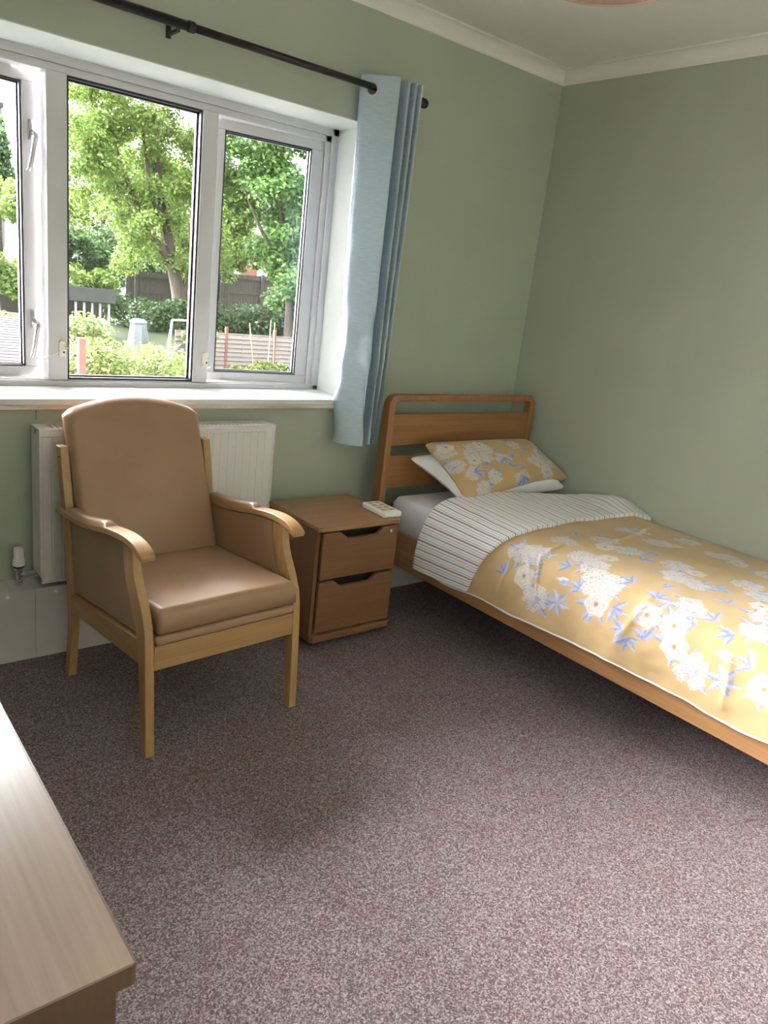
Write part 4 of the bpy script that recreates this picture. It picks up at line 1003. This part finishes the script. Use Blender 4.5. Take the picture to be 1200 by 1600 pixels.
# compost bin
cb_ = thing('compost_bin', 'grey blue plastic compost bin behind the yellow bush', 'compost bin', (5.95, 20.8, gz_at(20.8)))
obj('body', MB().lathe([(.36, gz_at(20.8) + .0 + 2.0 - 2.0), (.34, -.9), (.26, -.36)], (5.95, 20.8, 0), 8), 'compost', cb_, bevel=.01)
obj('lid', MB().lathe([(.28, -.36), (.28, -.31), (.17, -.22), (.0, -.21)], (5.95, 20.8, 0), 8), 'compost', cb_, bevel=.01)
# white frame
wf = MB(); yy = 20.4
for a, b in (((6.87, yy, -.16), (8.3, yy, -.13)), ((6.87, yy, -.16), (6.5, yy - .3, -1.9)), ((6.87, yy, -.16), (6.95, yy + .4, -1.9)), ((8.3, yy, -.13), (8.45, yy - .3, -1.9)), ((8.3, yy, -.13), (8.25, yy + .4, -1.9)), ((6.69, yy - .15, -1.0), (8.37, yy - .15, -1.0))):
    wf.tube([a, b], .035, 8)
tag(obj('climbing_frame', wf, 'white_wood'), 'white tubular frame standing behind the panel fence', 'climbing frame')
# houses beyond
h1 = thing('house', 'house with grey slate roof behind the dark shrub', 'house', (9.5, 41, -.45))
obj('roof', MB().prism([(39.7, .9), (42.5, 3.2), (45.2, .9)], 'x', 7.7, 12.6), 'slate', h1)
obj('wall', MB().box(8.0, 12.3, 40.0, 45.0, -.5, .9), 'brick', h1)
h2 = thing('house', 'white rendered house glimpsed through the right hand tree', 'house', (20, 43, -.45))
obj('wall', MB().box(17.2, 24.5, 40, 46, -.5, 6.7), 'render_white', h2)
obj('roof', MB().prism([(39.5, 6.55), (43, 8.9), (46.5, 6.55)], 'x', 16.9, 24.9), 'slate', h2)
obj('porch', MB().box(19.7, 20.6, 39.7, 39.99, -.5, 2.0), 'brick', h2)
for wx, wz in ((17.9, 3.9), (21.4, 3.9), (17.9, 1.0), (21.4, 1.0)):
    wv = obj('window', MB().box(wx, wx + 1.2, 39.95, 40.05, wz, wz + 1.3), 'white_wood', h2)
    obj('pane', MB().box(wx + .08, wx + 1.12, 39.93, 39.96, wz + .08, wz + 1.22), 'dark', wv)
h3 = thing('tower_block', 'distant grey tower at the far left of the left light', 'building', (8.2, 64, -.4))
obj('wall', MB().box(4.5, 11.55, 61, 67, -.6, 10.7), 'slate', h3)
obj('parapet', MB().box(4.4, 11.65, 60.9, 67.1, 10.7, 11.0), 'roof_dark', h3)

# ------------------------------------------------------------------ light, sky, camera
wd = bpy.data.worlds.new('overcast'); SC.world = wd; wd.use_nodes = True; nt = wd.node_tree
bg = nt.nodes['Background']
tc = N(nt, 'ShaderNodeTexCoord'); sx = N(nt, 'ShaderNodeSeparateXYZ'); nt.links.new(tc.outputs['Generated'], sx.inputs[0])
rp_ = ramp(nt, [(0.0, (.34, .34, .33)), (.49, (.40, .40, .39)), (.52, (.97, .99, 1.0)), (1.0, (1, 1, 1))])
mr = N(nt, 'ShaderNodeMapRange'); mr.inputs[1].default_value = -1; mr.inputs[2].default_value = 1
nt.links.new(sx.outputs[2], mr.inputs[0]); nt.links.new(mr.outputs[0], rp_.inputs[0])
pw_ = N(nt, 'ShaderNodeMapRange'); pw_.inputs[1].default_value = 0; pw_.inputs[2].default_value = 1; pw_.inputs[3].default_value = .60; pw_.inputs[4].default_value = 1.8
nt.links.new(sx.outputs[2], pw_.inputs[0])
nt.links.new(rp_.outputs[0], bg.inputs[0]); nt.links.new(pw_.outputs[0], bg.inputs[1])
pl2 = bpy.data.lights.new('daylight_portal', 'AREA'); pl2.shape = 'RECTANGLE'; pl2.size = 1.16; pl2.size_y = 1.42; pl2.cycles.is_portal = True
po2 = bpy.data.objects.new('daylight_portal', pl2); COL.objects.link(po2); po2.location = (XL - .28, -2.92, 1.71); po2.rotation_euler = (math.radians(-90), 0, math.radians(90))
pl = bpy.data.lights.new('daylight_portal', 'AREA'); pl.shape = 'RECTANGLE'; pl.size = 1.9; pl.size_y = 1.2; pl.cycles.is_portal = True
po = bpy.data.objects.new('daylight_portal', pl); COL.objects.link(po); po.location = (-2.12, .42, 1.58); po.rotation_euler = (math.radians(-90), 0, 0)

sun = bpy.data.lights.new('hazy_sun', 'SUN'); sun.energy = 14.5; sun.angle = math.radians(105); sun.color = (1.0, .97, .98)
sob = bpy.data.objects.new('hazy_sun', sun); COL.objects.link(sob); sob.location = (-6, 9, 8)
sob.rotation_euler = Vector((.62, -.62, -.42)).to_track_quat('-Z', 'Y').to_euler()

cam = bpy.data.cameras.new('camera'); co = bpy.data.objects.new('camera', cam); COL.objects.link(co); SC.camera = co
yaw, pit, rol = .7042369915, -.2824666884, .1178251123
f = Vector((math.cos(pit) * math.sin(yaw), math.cos(pit) * math.cos(yaw), math.sin(pit)))
rt = Vector((math.cos(yaw), -math.sin(yaw), 0)); up = rt.cross(f)
r2 = rt * math.cos(rol) + up * math.sin(rol); u2 = -rt * math.sin(rol) + up * math.cos(rol)
co.matrix_world = Matrix(((r2.x, u2.x, -f.x, -3.34827), (r2.y, u2.y, -f.y, -2.92750), (r2.z, u2.z, -f.z, 1.5), (0, 0, 0, 1)))
cam.sensor_fit = 'VERTICAL'; cam.sensor_height = 36; cam.lens = 36 * 1188.4979 / 1600
cam.clip_start = .03; cam.clip_end = 300
SC.view_settings.view_transform = 'Standard'; SC.view_settings.look = 'None'; SC.view_settings.gamma = 1
SC.view_settings.use_curve_mapping = False
SC.view_settings.exposure = 3.55
SC.cycles.max_bounces = 14; SC.cycles.diffuse_bounces = 8; SC.cycles.transparent_max_bounces = 16
